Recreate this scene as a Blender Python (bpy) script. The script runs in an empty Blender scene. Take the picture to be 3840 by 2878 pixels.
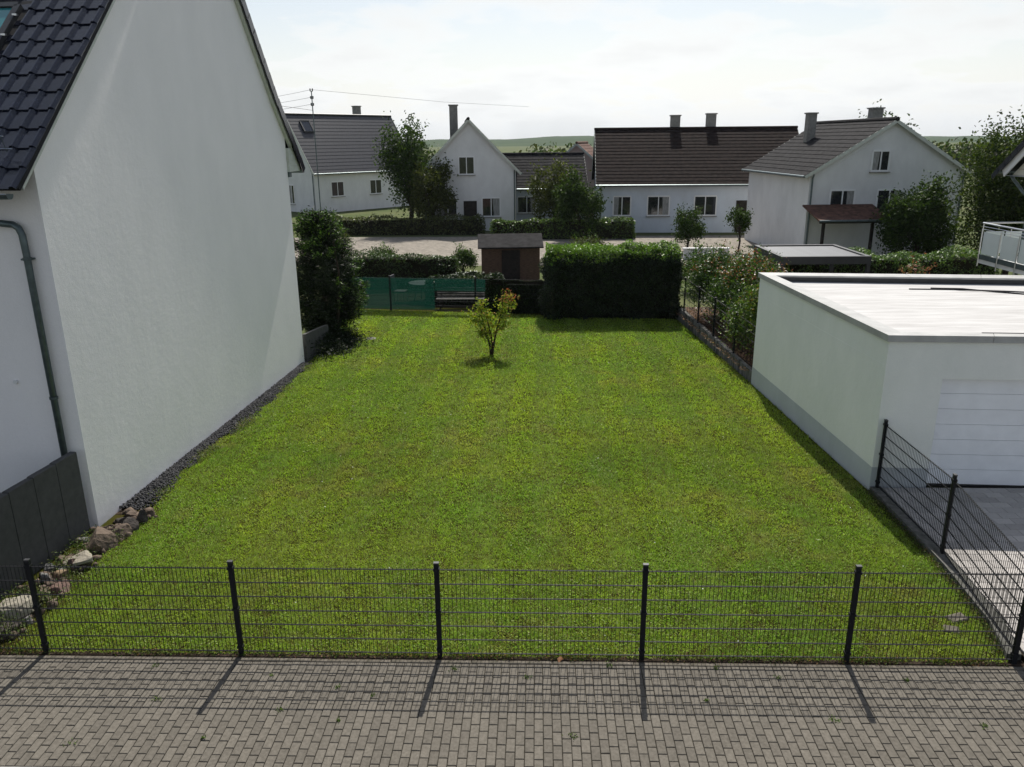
import bpy, math, random
import numpy as np
from mathutils import Vector, Matrix

random.seed(7)
RNG = np.random.default_rng(11)
scene = bpy.context.scene
COL = scene.collection
R = math.radians

# ------------------------------------------------------------------ camera
def cam_basis(p, y, r):
    cp, sp, cy, sy = math.cos(p), math.sin(p), math.cos(y), math.sin(y)
    f = Vector((sy * cp, cy * cp, -sp)); rt = Vector((cy, -sy, 0)); dn = f.cross(rt)
    cr, sr = math.cos(r), math.sin(r)
    return cr * rt + sr * dn, -sr * rt + cr * dn, f
cam_d = bpy.data.cameras.new('camera')
cam = bpy.data.objects.new('camera', cam_d); COL.objects.link(cam)
rt, dn, fw = cam_basis(R(17.182), R(-1.839), R(0.514))
m = Matrix((rt, -dn, -fw)).transposed().to_4x4()
m.translation = (0, 0, 6.163)
cam.matrix_world = m
cam_d.sensor_width = 36.0
cam_d.lens = 36.0 * 2947.2 / 3840
cam_d.clip_start = 0.05
cam_d.clip_end = 12000
scene.camera = cam

# ------------------------------------------------------------------ sky + sun + exposure
SUN_EL, SUN_AZ = R(51.0), R(5.5)          # azimuth measured from +Y towards +X
world = bpy.data.worlds.new('World'); scene.world = world
world.use_nodes = True
nt = world.node_tree; nt.nodes.clear()
N = nt.nodes.new; L = nt.links.new
out = N('ShaderNodeOutputWorld'); bg = N('ShaderNodeBackground')
sky = N('ShaderNodeTexSky'); sky.sky_type = 'NISHITA'; sky.sun_disc = False
sky.sun_elevation = SUN_EL; sky.sun_rotation = SUN_AZ
sky.air_density = 1.0; sky.dust_density = 1.6; sky.ozone_density = 1.0
tc = N('ShaderNodeTexCoord'); sep = N('ShaderNodeSeparateXYZ')
L(tc.outputs['Generated'], sep.inputs[0])
def M(op, a, b=None, clamp=False):
    n = N('ShaderNodeMath'); n.operation = op; n.use_clamp = clamp
    for i, v in enumerate((a, b)):
        if v is None: continue
        if isinstance(v, (int, float)): n.inputs[i].default_value = v
        else: L(v, n.inputs[i])
    return n.outputs[0]
sz = M('MAXIMUM', sep.outputs[2], 0.02)
den = M('ADD', sz, 0.20)
cmb = N('ShaderNodeCombineXYZ')
L(M('DIVIDE', sep.outputs[0], den), cmb.inputs[0]); L(M('DIVIDE', sep.outputs[1], den), cmb.inputs[1])
noi = N('ShaderNodeTexNoise'); noi.inputs['Scale'].default_value = 1.7
noi.inputs['Detail'].default_value = 7; noi.inputs['Roughness'].default_value = 0.56
L(cmb.outputs[0], noi.inputs['Vector'])
ns = M('MULTIPLY', M('SUBTRACT', noi.outputs[0], 0.46, True), 5.0, True)
tau = M('ADD', M('MULTIPLY', ns, 0.40), 0.07)
cov = M('SUBTRACT', 1.0, M('EXPONENT', M('MULTIPLY', M('DIVIDE', tau, sz), -1.0)), True)
bw = N('ShaderNodeRGBToBW'); L(sky.outputs[0], bw.inputs[0])
lum = M('MULTIPLY', M('ADD', M('MULTIPLY', bw.outputs[0], 0.40), 5.3), M('SUBTRACT', 1.09, M('MULTIPLY', ns, 0.11)))
cc = N('ShaderNodeCombineColor')
L(M('MULTIPLY', lum, 0.985), cc.inputs[0]); L(lum, cc.inputs[1]); L(M('MULTIPLY', lum, 0.995), cc.inputs[2])
mx = N('ShaderNodeMix'); mx.data_type = 'RGBA'
L(cov, mx.inputs[0]); L(sky.outputs[0], mx.inputs[6]); L(cc.outputs[0], mx.inputs[7])
L(mx.outputs[2], bg.inputs[0]); bg.inputs[1].default_value = 0.086
L(bg.outputs[0], out.inputs[0])

sd = bpy.data.lights.new('sun', 'SUN'); sd.energy = 4.8; sd.angle = R(0.53); sd.color = (1.0, 0.955, 0.88)
sun = bpy.data.objects.new('sun', sd); COL.objects.link(sun)
S = Vector((math.sin(SUN_AZ) * math.cos(SUN_EL), math.cos(SUN_AZ) * math.cos(SUN_EL), math.sin(SUN_EL)))
sun.rotation_euler = S.to_track_quat('Z', 'Y').to_euler()
sun.location = (3, 20, 30)

vs = scene.view_settings
scene.display_settings.display_device = 'sRGB'
vs.view_transform = 'Standard'; vs.look = 'None'; vs.gamma = 1.0; vs.use_curve_mapping = False
vs.exposure = 0.38
scene.cycles.use_denoising = True
scene.cycles.max_bounces = 8
scene.cycles.transparent_max_bounces = 16
scene.cycles.sample_clamp_indirect = 8.0

# ------------------------------------------------------------------ materials
def nm(name):
    mt = bpy.data.materials.new(name); mt.use_nodes = True
    t = mt.node_tree
    return mt, t, t.nodes['Principled BSDF']
def inp(b, n, v):
    if n in b.inputs: b.inputs[n].default_value = v
def mat(name, c, rough=0.8, spec=0.3, var=0.12, vscale=3.0, bump=0.0, bscale=80.0, metal=0.0,
        c2=None, stretch=(1, 1, 1), rnd=0.0, rattr=None, bdist=0.01, vdetail=4):
    """plain procedural: colour c varied by object-space noise, optional second colour, bump, per-object random"""
    mt, t, b = nm(name)
    n, l = t.nodes.new, t.links.new
    tc = n('ShaderNodeTexCoord'); mp = n('ShaderNodeMapping'); mp.inputs['Scale'].default_value = stretch
    l(tc.outputs['Object'], mp.inputs['Vector'])
    src = mp.outputs[0]
    if rnd:
        oi = n('ShaderNodeObjectInfo'); add = n('ShaderNodeVectorMath'); add.operation = 'ADD'
        sc = n('ShaderNodeVectorMath'); sc.operation = 'SCALE'; sc.inputs['Scale'].default_value = 37.0
        l(oi.outputs['Location'], sc.inputs[0]); l(mp.outputs[0], add.inputs[0]); l(sc.outputs[0], add.inputs[1]); src = add.outputs[0]
    tx = n('ShaderNodeTexNoise'); tx.inputs['Scale'].default_value = vscale; tx.inputs['Detail'].default_value = vdetail
    tx.inputs['Roughness'].default_value = 0.6
    l(src, tx.inputs['Vector'])
    rp = n('ShaderNodeValToRGB')
    d = c2 if c2 else tuple(x * (1 - 2.2 * var) for x in c)
    rp.color_ramp.elements[0].position = 0.3; rp.color_ramp.elements[1].position = 0.7
    rp.color_ramp.elements[0].color = (*d, 1)
    rp.color_ramp.elements[1].color = (*(tuple(min(1, x * (1 + var)) for x in c) if not c2 else c), 1)
    l(tx.outputs[0], rp.inputs[0])
    colr = rp.outputs[0]
    if rnd or rattr:
        if rattr:
            at = n('ShaderNodeAttribute'); at.attribute_name = rattr; rv = at.outputs['Fac']
        else:
            rv = oi.outputs['Random']
        mr = n('ShaderNodeMapRange'); mr.inputs[3].default_value = 1 - rnd; mr.inputs[4].default_value = 1 + rnd
        l(rv, mr.inputs[0])
        hs = n('ShaderNodeHueSaturation'); l(colr, hs.inputs['Color']); l(mr.outputs[0], hs.inputs['Value']); colr = hs.outputs[0]
    l(colr, b.inputs['Base Color'])
    inp(b, 'Roughness', rough); inp(b, 'Specular IOR Level', spec); inp(b, 'Metallic', metal)
    if bump:
        bx = n('ShaderNodeTexNoise'); bx.inputs['Scale'].default_value = bscale; bx.inputs['Detail'].default_value = 5
        l(src, bx.inputs['Vector'])
        bp = n('ShaderNodeBump'); bp.inputs['Strength'].default_value = bump; bp.inputs['Distance'].default_value = bdist
        l(bx.outputs[0], bp.inputs['Height']); l(bp.outputs[0], b.inputs['Normal'])
    return mt
def leafmat(name, trans=0.35, rough=0.45, spec=0.35, tint=(1.15, 1.2, 0.5)):
    mt, t, b = nm(name)
    n, l = t.nodes.new, t.links.new
    at = n('ShaderNodeAttribute'); at.attribute_name = 'col'
    l(at.outputs['Color'], b.inputs['Base Color']); inp(b, 'Roughness', rough); inp(b, 'Specular IOR Level', spec)
    tr = n('ShaderNodeBsdfTranslucent'); mu = n('ShaderNodeMix'); mu.data_type = 'RGBA'; mu.blend_type = 'MULTIPLY'
    mu.inputs[0].default_value = 1; mu.inputs[7].default_value = (*tint, 1)
    l(at.outputs['Color'], mu.inputs[6]); l(mu.outputs[2], tr.inputs[0])
    ms = n('ShaderNodeMixShader'); ms.inputs[0].default_value = trans
    l(b.outputs[0], ms.inputs[1]); l(tr.outputs[0], ms.inputs[2]); l(ms.outputs[0], t.nodes['Material Output'].inputs[0])
    return mt
def stucco(name, c, dirt, strength=0.5):
    """render coat: trowel relief, fine grain, faint weathering in vertical runs"""
    mt, t, b = nm(name)
    n, l = t.nodes.new, t.links.new
    tc = n('ShaderNodeTexCoord')
    mp = n('ShaderNodeMapping'); mp.inputs['Scale'].default_value = (1.0, 1.0, 0.55); l(tc.outputs['Object'], mp.inputs[0])
    a = n('ShaderNodeTexNoise'); a.inputs['Scale'].default_value = 1.3; a.inputs['Detail'].default_value = 6; a.inputs['Roughness'].default_value = .62
    l(mp.outputs[0], a.inputs['Vector'])
    g = n('ShaderNodeTexNoise'); g.inputs['Scale'].default_value = 55; g.inputs['Detail'].default_value = 3; l(tc.outputs['Object'], g.inputs['Vector'])
    rp = n('ShaderNodeValToRGB'); rp.color_ramp.elements[0].position = .30; rp.color_ramp.elements[1].position = .66
    rp.color_ramp.elements[0].color = (*dirt, 1); rp.color_ramp.elements[1].color = (*c, 1)
    l(a.outputs[0], rp.inputs[0])
    mg = n('ShaderNodeMix'); mg.data_type = 'RGBA'; mg.blend_type = 'MULTIPLY'; mg.inputs[0].default_value = .12
    l(rp.outputs[0], mg.inputs[6]); l(g.outputs[0], mg.inputs[7])
    l(mg.outputs[2], b.inputs['Base Color']); inp(b, 'Roughness', .9); inp(b, 'Specular IOR Level', .15)
    w = n('ShaderNodeTexNoise'); w.inputs['Scale'].default_value = 5.5; w.inputs['Detail'].default_value = 8; w.inputs['Roughness'].default_value = .68
    l(tc.outputs['Object'], w.inputs['Vector'])
    ad = n('ShaderNodeMath'); ad.operation = 'MULTIPLY_ADD'; ad.inputs[1].default_value = .25
    l(g.outputs[0], ad.inputs[0]); l(w.outputs[0], ad.inputs[2])
    bp = n('ShaderNodeBump'); bp.inputs['Strength'].default_value = strength; bp.inputs['Distance'].default_value = .02
    l(ad.outputs[0], bp.inputs['Height']); l(bp.outputs[0], b.inputs['Normal'])
    return mt
def glassmat(name, c, rough=.05):
    mt, t, b = nm(name); inp(b, 'Base Color', (*c, 1)); inp(b, 'Roughness', rough); inp(b, 'Specular IOR Level', .8)
    return mt

MT = {}
MT['house'] = stucco('white_render', (.91, .885, .88), (.855, .835, .83), .30)
MT['house_front'] = MT['house']
MT['garage'] = stucco('pale_render', (.83, .84, .80), (.76, .78, .735), .45)
MT['plinth'] = stucco('grey_plinth_render', (.50, .53, .55), (.43, .455, .47), .35)
MT['far_white'] = stucco('far_white_render', (.72, .72, .72), (.62, .62, .62), .2)
MT['far_blue_shade'] = stucco('far_blue_shade_render', (.60, .65, .72), (.52, .56, .62), .2)  # white render with its bluish shade mixed into the colour
MT['far_cream'] = stucco('far_cream_render', (.66, .62, .52), (.58, .54, .44), .2)
MT['far_pink'] = stucco('far_pink_render', (.58, .46, .40), (.5, .38, .33), .2)
MT['tile'] = mat('glazed_black_tile', (.010, .012, .022), rough=.16, spec=.5, var=.2, vscale=9, rnd=.22, bump=.05, bscale=30)
MT['tile_far'] = mat('far_black_tile', (.022, .022, .026), rough=.35, spec=.5, var=.25, vscale=6)
MT['tile_brown'] = mat('far_brown_tile', (.022, .015, .013), rough=.9, spec=.08, var=.3, vscale=4)
MT['tile_grey'] = mat('far_grey_tile', (.026, .025, .026), rough=.9, spec=.08, var=.3, vscale=4)
MT['tile_red'] = mat('far_red_tile', (.12, .06, .042), rough=.9, spec=.2, var=.3, vscale=4)
MT['dark'] = mat('roof_underlay', (.012, .012, .014), rough=.8)
MT['fascia'] = mat('weathered_white_board', (.56, .58, .54), rough=.7, var=.15, vscale=6, c2=(.44, .46, .40))
MT['zinc'] = mat('zinc_grey', (.10, .13, .135), rough=.42, spec=.5, metal=.55, var=.15, vscale=7)
MT['steel'] = mat('brushed_steel', (.55, .56, .56), rough=.28, metal=1.0, var=.05)
MT['anth'] = mat('anthracite_coated_steel', (.0085, .0095, .012), rough=.55, spec=.2, var=.1, vscale=12)
MT['anth2'] = mat('anthracite_aluminium', (.028, .030, .033), rough=.5, spec=.4, var=.12, vscale=5)
MT['louvre'] = mat('louvre_grey', (.10, .105, .11), rough=.42, spec=.45, var=.1, vscale=8)
MT['conc_dark'] = mat('dark_concrete', (.075, .075, .073), rough=.9, spec=.2, var=.2, vscale=9, bump=.25, bscale=120, c2=(.055, .055, .054), rnd=.14)
MT['conc'] = mat('grey_concrete', (.27, .26, .24), rough=.9, spec=.2, var=.2, vscale=7, bump=.3, bscale=90, c2=(.17, .165, .15))
MT['conc_streak'] = mat('streaked_concrete', (.22, .215, .20), rough=.92, spec=.15, var=.2, vscale=2.4, bump=.3, bscale=60, c2=(.035, .035, .033), stretch=(3.2, 3.2, .35))
MT['kerbc'] = mat('mossy_kerb_concrete', (.14, .135, .125), rough=.95, spec=.15, var=.2, vscale=10, bump=.5, bscale=70, c2=(.05, .052, .042))
MT['kerbc2'] = mat('mossy_edging', (.17, .15, .125), rough=.95, spec=.15, vscale=9, c2=(.06, .055, .04), bump=.5, bscale=70)
MT['coping'] = mat('coping_metal', (.40, .40, .385), rough=.5, spec=.4, var=.1, vscale=3, c2=(.30, .30, .29))
MT['membrane'] = mat('white_roof_membrane', (.54, .535, .525), rough=.8, spec=.1, vscale=1.6, c2=(.40, .39, .38), stretch=(.6, 4, 1), vdetail=8, rnd=.02)
MT['doorw'] = mat('white_door_panel', (.80, .82, .85), rough=.4, spec=.35, var=.03, vscale=3, bump=.08, bscale=200)
MT['black'] = mat('black_rubber', (.012, .012, .013), rough=.6)
MT['soil'] = mat('soil', (.055, .042, .032), rough=1, spec=.0, var=.3, vscale=14, bump=.8, bscale=40, bdist=.03)
MT['mulch'] = mat('bark_mulch', (.14, .085, .06), rough=1, spec=.1, vscale=26, c2=(.035, .024, .018), bump=1, bscale=40, bdist=.03)
MT['joint'] = mat('joint_sand', (.026, .022, .015), rough=1, spec=.1, var=.4, vscale=20)
MT['asphalt'] = mat('asphalt', (.055, .055, .055), rough=.95, spec=.2, var=.2, vscale=20, bump=.4, bscale=200)
MT['yard'] = mat('beige_gravel_yard', (.24, .215, .18), rough=.95, spec=.15, var=.2, vscale=4, bump=.5, bscale=60)
MT['wood'] = mat('brown_boards', (.13, .08, .055), rough=.8, spec=.2, var=.25, vscale=6, stretch=(1, 1, 8))
MT['darkwood'] = mat('dark_timber', (.03, .024, .02), rough=.8, spec=.2, var=.25, vscale=6)
MT['benchw'] = mat('weathered_slat', (.12, .115, .105), rough=.7, spec=.25, var=.2, vscale=8)
MT['bark'] = mat('bark', (.055, .043, .033), rough=1, spec=.1, var=.3, vscale=12, bump=.8, bscale=30, bdist=.03)
MT['glass'] = glassmat('window_glass', (.018, .02, .023))
MT['glass_teal_reflection'] = glassmat('roof_window_glass', (.035, .20, .215), .12)  # teal reflection put into the pane's base colour
MT['frost'] = mat('frosted_glass', (.62, .68, .66), rough=.25, spec=.5, var=.02)
MT['curtain'] = mat('net_curtain', (.30, .30, .29), rough=.9, spec=.1, vscale=4, stretch=(8, 8, 1), var=.2)
MT['framew'] = mat('white_window_frame', (.72, .72, .72), rough=.5, var=.03)
MT['lawn'] = mat('lawn_soil', (.030, .038, .006), rough=1, spec=.0, vscale=2.2, c2=(.045, .038, .012), bump=.6, bscale=60, bdist=.02, vdetail=8)
MT['ground'] = mat('meadow', (.055, .080, .024), rough=1, spec=.1, vscale=.25, c2=(.10, .105, .045), vdetail=8)
MT['hill'] = mat('wooded_hill', (.030, .050, .020), rough=1, spec=.05, vscale=.02, c2=(.05, .075, .03), vdetail=8)
MT['leaf'] = leafmat('leaf', rough=.6, spec=.14)
MT['glossleaf'] = leafmat('glossy_leaf', trans=.25, rough=.46, spec=.35)
MT['needle'] = leafmat('conifer_spray', trans=.22, rough=.55, spec=.2)
MT['grassblade'] = leafmat('grass_blade', trans=.48, rough=.6, spec=.05, tint=(1.02, 1.15, .5))
MT['insul'] = mat('insulator', (.05, .05, .05), rough=.4)

def paver_mat(name, c, c2, rnd, rattr=None):
    return mat(name, c, rough=.9, spec=.18, vscale=26, c2=c2, bump=.5, bscale=160, bdist=.004, rnd=rnd, rattr=rattr, vdetail=6)
MT['paver'] = paver_mat('paver_concrete', (.146, .132, .110), (.092, .083, .068), .13)
MT['paver_j'] = paver_mat('paver_concrete_far', (.146, .132, .110), (.092, .083, .068), .13, 'rv')
MT['drive'] = paver_mat('drive_paver', (.40, .375, .35), (.33, .31, .29), .17)
MT['drive_j'] = paver_mat('drive_paver_far', (.40, .375, .35), (.33, .31, .29), .17, 'rv')

def rockmat(name, c, c2):
    return mat(name, c, rough=.95, spec=.15, vscale=7, c2=c2, bump=1.0, bscale=16, bdist=.03, vdetail=8)

# ------------------------------------------------------------------ mesh helpers
class MB:
    def __init__(s): s.v = []; s.f = []
    def add(s, vs, fs):
        o = len(s.v); s.v += [tuple(p) for p in vs]; s.f += [tuple(i + o for i in f) for f in fs]; return s
    def box(s, x0, x1, y0, y1, z0, z1):
        return s.add([(x0, y0, z0), (x1, y0, z0), (x1, y1, z0), (x0, y1, z0), (x0, y0, z1), (x1, y0, z1), (x1, y1, z1), (x0, y1, z1)],
                     [(0, 3, 2, 1), (4, 5, 6, 7), (0, 1, 5, 4), (1, 2, 6, 5), (2, 3, 7, 6), (3, 0, 4, 7)])
    def cbox(s, x0, x1, y0, y1, z0, z1, c):      # box with chamfered top edge
        a = [(x0, y0, z0), (x1, y0, z0), (x1, y1, z0), (x0, y1, z0)]
        b = [(p[0], p[1], z1 - c) for p in a]
        t = [(x0 + c, y0 + c, z1), (x1 - c, y0 + c, z1), (x1 - c, y1 - c, z1), (x0 + c, y1 - c, z1)]
        f = [(8, 9, 10, 11)]
        for i in range(4):
            j = (i + 1) % 4; f += [(i, j, 4 + j, 4 + i), (4 + i, 4 + j, 8 + j, 8 + i)]
        return s.add(a + b + t, f)
    def bar(s, p, q, w, h, up=(0, 0, 1)):        # box beam from p to q, w across, h along up
        p, q = Vector(p), Vector(q); d = (q - p).normalized(); u = Vector(up)
        a = d.cross(u)
        if a.length < 1e-4: a = d.cross(Vector((0, 1, 0)))
        a.normalize(); u = a.cross(d).normalized()
        vs = []
        for c in (p, q):
            for sx, sy in ((-1, -1), (1, -1), (1, 1), (-1, 1)): vs.append(c + a * (sx * w / 2) + u * (sy * h / 2))
        return s.add(vs, [(0, 1, 2, 3), (7, 6, 5, 4), (0, 4, 5, 1), (1, 5, 6, 2), (2, 6, 7, 3), (3, 7, 4, 0)])
    def tube(s, pts, r, n=8, cap=True):
        pts = [Vector(p) for p in pts]
        rr = r if isinstance(r, (list, tuple)) else [r] * len(pts)
        o = len(s.v); ref = None
        for i, p in enumerate(pts):
            d = (pts[min(i + 1, len(pts) - 1)] - pts[max(i - 1, 0)]).normalized()
            if ref is None:
                ref = Vector((0, 0, 1)) if abs(d.z) < .9 else Vector((1, 0, 0))
            a = d.cross(ref).normalized(); b = a.cross(d).normalized(); ref = b
            for k in range(n):
                t = 2 * math.pi * k / n
                s.v.append(tuple(p + (a * math.cos(t) + b * math.sin(t)) * rr[i]))
        for i in range(len(pts) - 1):
            for k in range(n):
                k2 = (k + 1) % n
                s.f.append((o + i * n + k, o + i * n + k2, o + (i + 1) * n + k2, o + (i + 1) * n + k))
        if cap:
            s.f.append(tuple(o + k for k in range(n - 1, -1, -1))); e = o + (len(pts) - 1) * n
            s.f.append(tuple(e + k for k in range(n)))
        return s
    def prism(s, poly, z0, z1):                  # footprint counter-clockwise
        n = len(poly)
        z0s = z0 if isinstance(z0, (list, tuple)) else [z0] * n
        z1s = z1 if isinstance(z1, (list, tuple)) else [z1] * n
        vs = [(x, y, z0s[i]) for i, (x, y) in enumerate(poly)] + [(x, y, z1s[i]) for i, (x, y) in enumerate(poly)]
        f = [tuple(range(n - 1, -1, -1)), tuple(range(n, 2 * n))]
        for i in range(n):
            j = (i + 1) % n; f.append((i, j, n + j, n + i))
        return s.add(vs, f)
    def extr(s, prof, x0, x1):                   # profile in (y,z) swept along x
        n = len(prof)
        vs = [(x0, y, z) for y, z in prof] + [(x1, y, z) for y, z in prof]
        f = [tuple(range(n)), tuple(range(2 * n - 1, n - 1, -1))]
        for i in range(n):
            j = (i + 1) % n; f.append((j, i, n + i, n + j))
        return s.add(vs, f)
    def mesh(s, name):
        me = bpy.data.meshes.new(name); me.from_pydata(s.v, [], s.f); me.update(); return me
    def build(s, name, material, parent=None, base=(0, 0, 0), smooth=False):
        bx, by, bz = base
        me = bpy.data.meshes.new(name)
        me.from_pydata([(x - bx, y - by, z - bz) for x, y, z in s.v], [], s.f); me.update()
        if smooth: me.polygons.foreach_set('use_smooth', [True] * len(me.polygons))
        return put(name, me, material, parent, None if parent else base)
def put(name, me, material, parent=None, loc=None, rot=None):
    if material is not None and not me.materials: me.materials.append(MT[material] if isinstance(material, str) else material)
    o = bpy.data.objects.new(name, me); COL.objects.link(o)
    if parent: o.parent = parent
    if loc is not None: o.location = loc
    if rot is not None: o.rotation_euler = rot
    return o
def tag(o, label=None, cat=None, group=None, kind=None):
    if label: o['label'] = label
    if cat: o['category'] = cat
    if group: o['group'] = group
    if kind: o['kind'] = kind
    return o
def thing(name, label, cat, loc=(0, 0, 0), rz=0.0, group=None):
    o = bpy.data.objects.new(name, None); COL.objects.link(o); o.empty_display_size = .2
    o.location = loc; o.rotation_euler = (0, 0, rz)
    return tag(o, label, cat, group)
def npmesh(name, V, F, col=None, fac=None, facname='rv'):
    """V (n,3), F (m,k) constant k; col per-vertex rgb; fac per-vertex float"""
    me = bpy.data.meshes.new(name)
    nv, (nf, k) = len(V), F.shape
    me.vertices.add(nv); me.vertices.foreach_set('co', np.ascontiguousarray(V, dtype=np.float32).ravel())
    me.loops.add(nf * k); me.loops.foreach_set('vertex_index', np.ascontiguousarray(F, dtype=np.int32).ravel())
    me.polygons.add(nf); me.polygons.foreach_set('loop_start', np.arange(0, nf * k, k, dtype=np.int32))
    me.update(calc_edges=True)
    if col is not None:
        at = me.color_attributes.new('col', 'FLOAT_COLOR', 'POINT')
        c4 = np.ones((nv, 4), np.float32); c4[:, :3] = col; at.data.foreach_set('color', c4.ravel())
    if fac is not None:
        at = me.attributes.new(facname, 'FLOAT', 'POINT'); at.data.foreach_set('value', np.ascontiguousarray(fac, dtype=np.float32))
    return me
def vnoise(x, y, scale, seed):
    g = np.random.default_rng(seed).random((128, 128)); x = x * scale + 17.3; y = y * scale + 9.1
    xi, yi = np.floor(x).astype(int), np.floor(y).astype(int); fx, fy = x - xi, y - yi
    fx = fx * fx * (3 - 2 * fx); fy = fy * fy * (3 - 2 * fy)
    a = g[xi % 128, yi % 128]; b = g[(xi + 1) % 128, yi % 128]; c = g[xi % 128, (yi + 1) % 128]; d = g[(xi + 1) % 128, (yi + 1) % 128]
    return (a * (1 - fx) + b * fx) * (1 - fy) + (c * (1 - fx) + d * fx) * fy
def unit(v): return v / np.maximum(np.linalg.norm(v, axis=1, keepdims=True), 1e-9)
def rdir(n): return unit(RNG.normal(size=(n, 3)))
def leaf_mesh(name, P, Nn, size, cols, aspect=.5, T=None, fold=.12):
    """diamond leaf per point, facing Nn, long axis T"""
    n = len(P)
    if T is None: T = rdir(n)
    T = unit(T - Nn * np.sum(T * Nn, 1, keepdims=True)); B = np.cross(Nn, T)
    s = (size if np.ndim(size) else np.full(n, size))[:, None]
    v0 = P - T * s * .5; v2 = P + T * s * .5
    v1 = P + B * s * .5 * aspect + Nn * s * fold - T * s * .05; v3 = P - B * s * .5 * aspect + Nn * s * fold - T * s * .05
    V = np.stack([v0, v1, v2, v3], 1).reshape(-1, 3)
    F = np.arange(4 * n).reshape(n, 4)
    return npmesh(name, V, F, np.repeat(cols, 4, 0))
def palette(n, cs, w=None, jit=.25):
    cs = np.array(cs); i = RNG.choice(len(cs), n, p=w)
    return np.clip(cs[i] * (1 + RNG.normal(0, jit, (n, 1))), .003, .9)

# ================================================================== SETTING
g = MB(); GR = 2400
g.add([(-GR, -400, -.08), (GR, -400, -.08), (GR, GR, -.08), (-GR, GR, -.08)], [(0, 1, 2, 3)])
tag(g.build('ground', 'ground'), kind='structure')

# wooded ridge far off
nx, ny = 160, 14
xs = np.linspace(-1900, 1900, nx); V = []
for j in range(ny):
    y = 900 + j * 70
    for i, x in enumerate(xs):
        t = j / (ny - 1)
        h = (1 - abs(2 * t - 1) ** 1.6)
        hh = 5.5 + 2.5 * math.sin(x * .0031 + 1.2) + 1.6 * math.sin(x * .0083 + .4) + 1.2 * math.sin(x * .031) + 1.6 * random.random()
        V.append((x, y, -.5 + max(0, hh) * h * 1.15))
F = [(j * nx + i, j * nx + i + 1, (j + 1) * nx + i + 1, (j + 1) * nx + i) for j in range(ny - 1) for i in range(nx - 1)]
hb = MB(); hb.v = V; hb.f = F
tag(hb.build('hills', 'hill', smooth=True), kind='structure')

# road and kerb in front of the pavement (only its corner shows)
tag(MB().box(-60, 60, -30, 6.28, -.2, -.07).build('road', 'asphalt'), kind='structure')
kb = thing('road_kerb', None, None); tag(kb, kind='structure')
for i in range(-9, 8):
    put('kerb_stone', MB().cbox(.004, .996, 6.28, 6.462, -.2, .012, .012).mesh('kerb_stone') if i == -9 else bpy.data.meshes['kerb_stone'], 'conc', kb, (i * 1.0 + .35, 0, 0))

# ------------------------------------------------------------------ pavement of concrete blocks
pav = MB().box(-12, 14, 6.462, 8.30, -.12, -.012).build('pavement', 'joint'); tag(pav, kind='structure')
pm = MB().cbox(-.0465, .0465, -.0965, .0965, -.06, 0, .005).mesh('paver')
cells = []
for ci in range(-92, 95):
    x = ci * .1 + .03
    off = 0 if ci % 2 == 0 else .1
    y = 6.468 + off
    if off: cells.append((x, 6.468 + .05, True))
    while y + .2 <= 8.225:
        cells.append((x, y + .1, False)); y += .2
    if 8.225 - y > .02: cells.append((x, (y + 8.225) / 2, (8.225 - y)))
full = [c for c in cells if c[2] is False and -5.75 < c[0] < 5.35]
full.sort(key=lambda c: c[1]); single = full[:300]; sset = set((c[0], c[1]) for c in single)
for x, y, _ in single:
    put('paver', pm, 'paver', pav, (x + random.uniform(-.001, .001), y + random.uniform(-.0012, .0012), random.uniform(-.0025, .0025)),
        (random.gauss(0, .006), random.gauss(0, .004), random.gauss(0, .007)))
jb = MB(); rv = []
for x, y, k in cells:
    if k is False and (x, y) in sset: continue
    hl = .0965 if k is False else (.0465 if k is True else k / 2 - .0035)
    dz = random.uniform(-.0025, .0025)
    jb.cbox(x - .0465, x + .0465, y - hl, y + hl, -.06, dz, .005); rv += [random.random()] * 12
me = jb.mesh('paver_field')
at = me.attributes.new('rv', 'FLOAT', 'POINT'); at.data.foreach_set('value', rv)
tag(put('paver_field', me, 'paver_j', pav), kind='stuff')
# edging strip at the fence foot
for i in range(-9, 9):
    if i == -9: em = MB().cbox(.004, .996, 0, .058, -.1, .004, .008).mesh('edging_stone')
    put('edging_stone', em, 'kerbc2', pav, (i * 1.0 + .2, 8.232, random.uniform(-.006, .004)), (0, 0, random.gauss(0, .002)))
tag(MB().box(-9, 6.2, 8.296, 8.52, -.1, -.006).build('soil_strip', 'soil'), kind='structure')

# ------------------------------------------------------------------ lawn
HA = Vector((-7.36, 11.59, 0)); HEY = Vector((.0576, .9983, 0)); HEX = Vector((.9983, -.0576, 0)); HRZ = -math.atan2(.0576, .9983)
KERB = [(5.80, 8.35), (5.96, 9.1), (6.08, 10.6), (6.08, 13.33)]
lawn_poly = [(-7.9, 8.4), (5.78, 8.4), (5.94, 9.1), (6.06, 10.6), (6.06, 13.35), (5.64, 19.97), (5.02, 27.7), (5.0, 29.0), (-7.6, 30.2), (-7.0, 22.0), (-7.36, 11.6)]
lw = MB().prism(lawn_poly, -.15, 0.0).build('lawn', 'lawn'); tag(lw, kind='structure')

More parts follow.
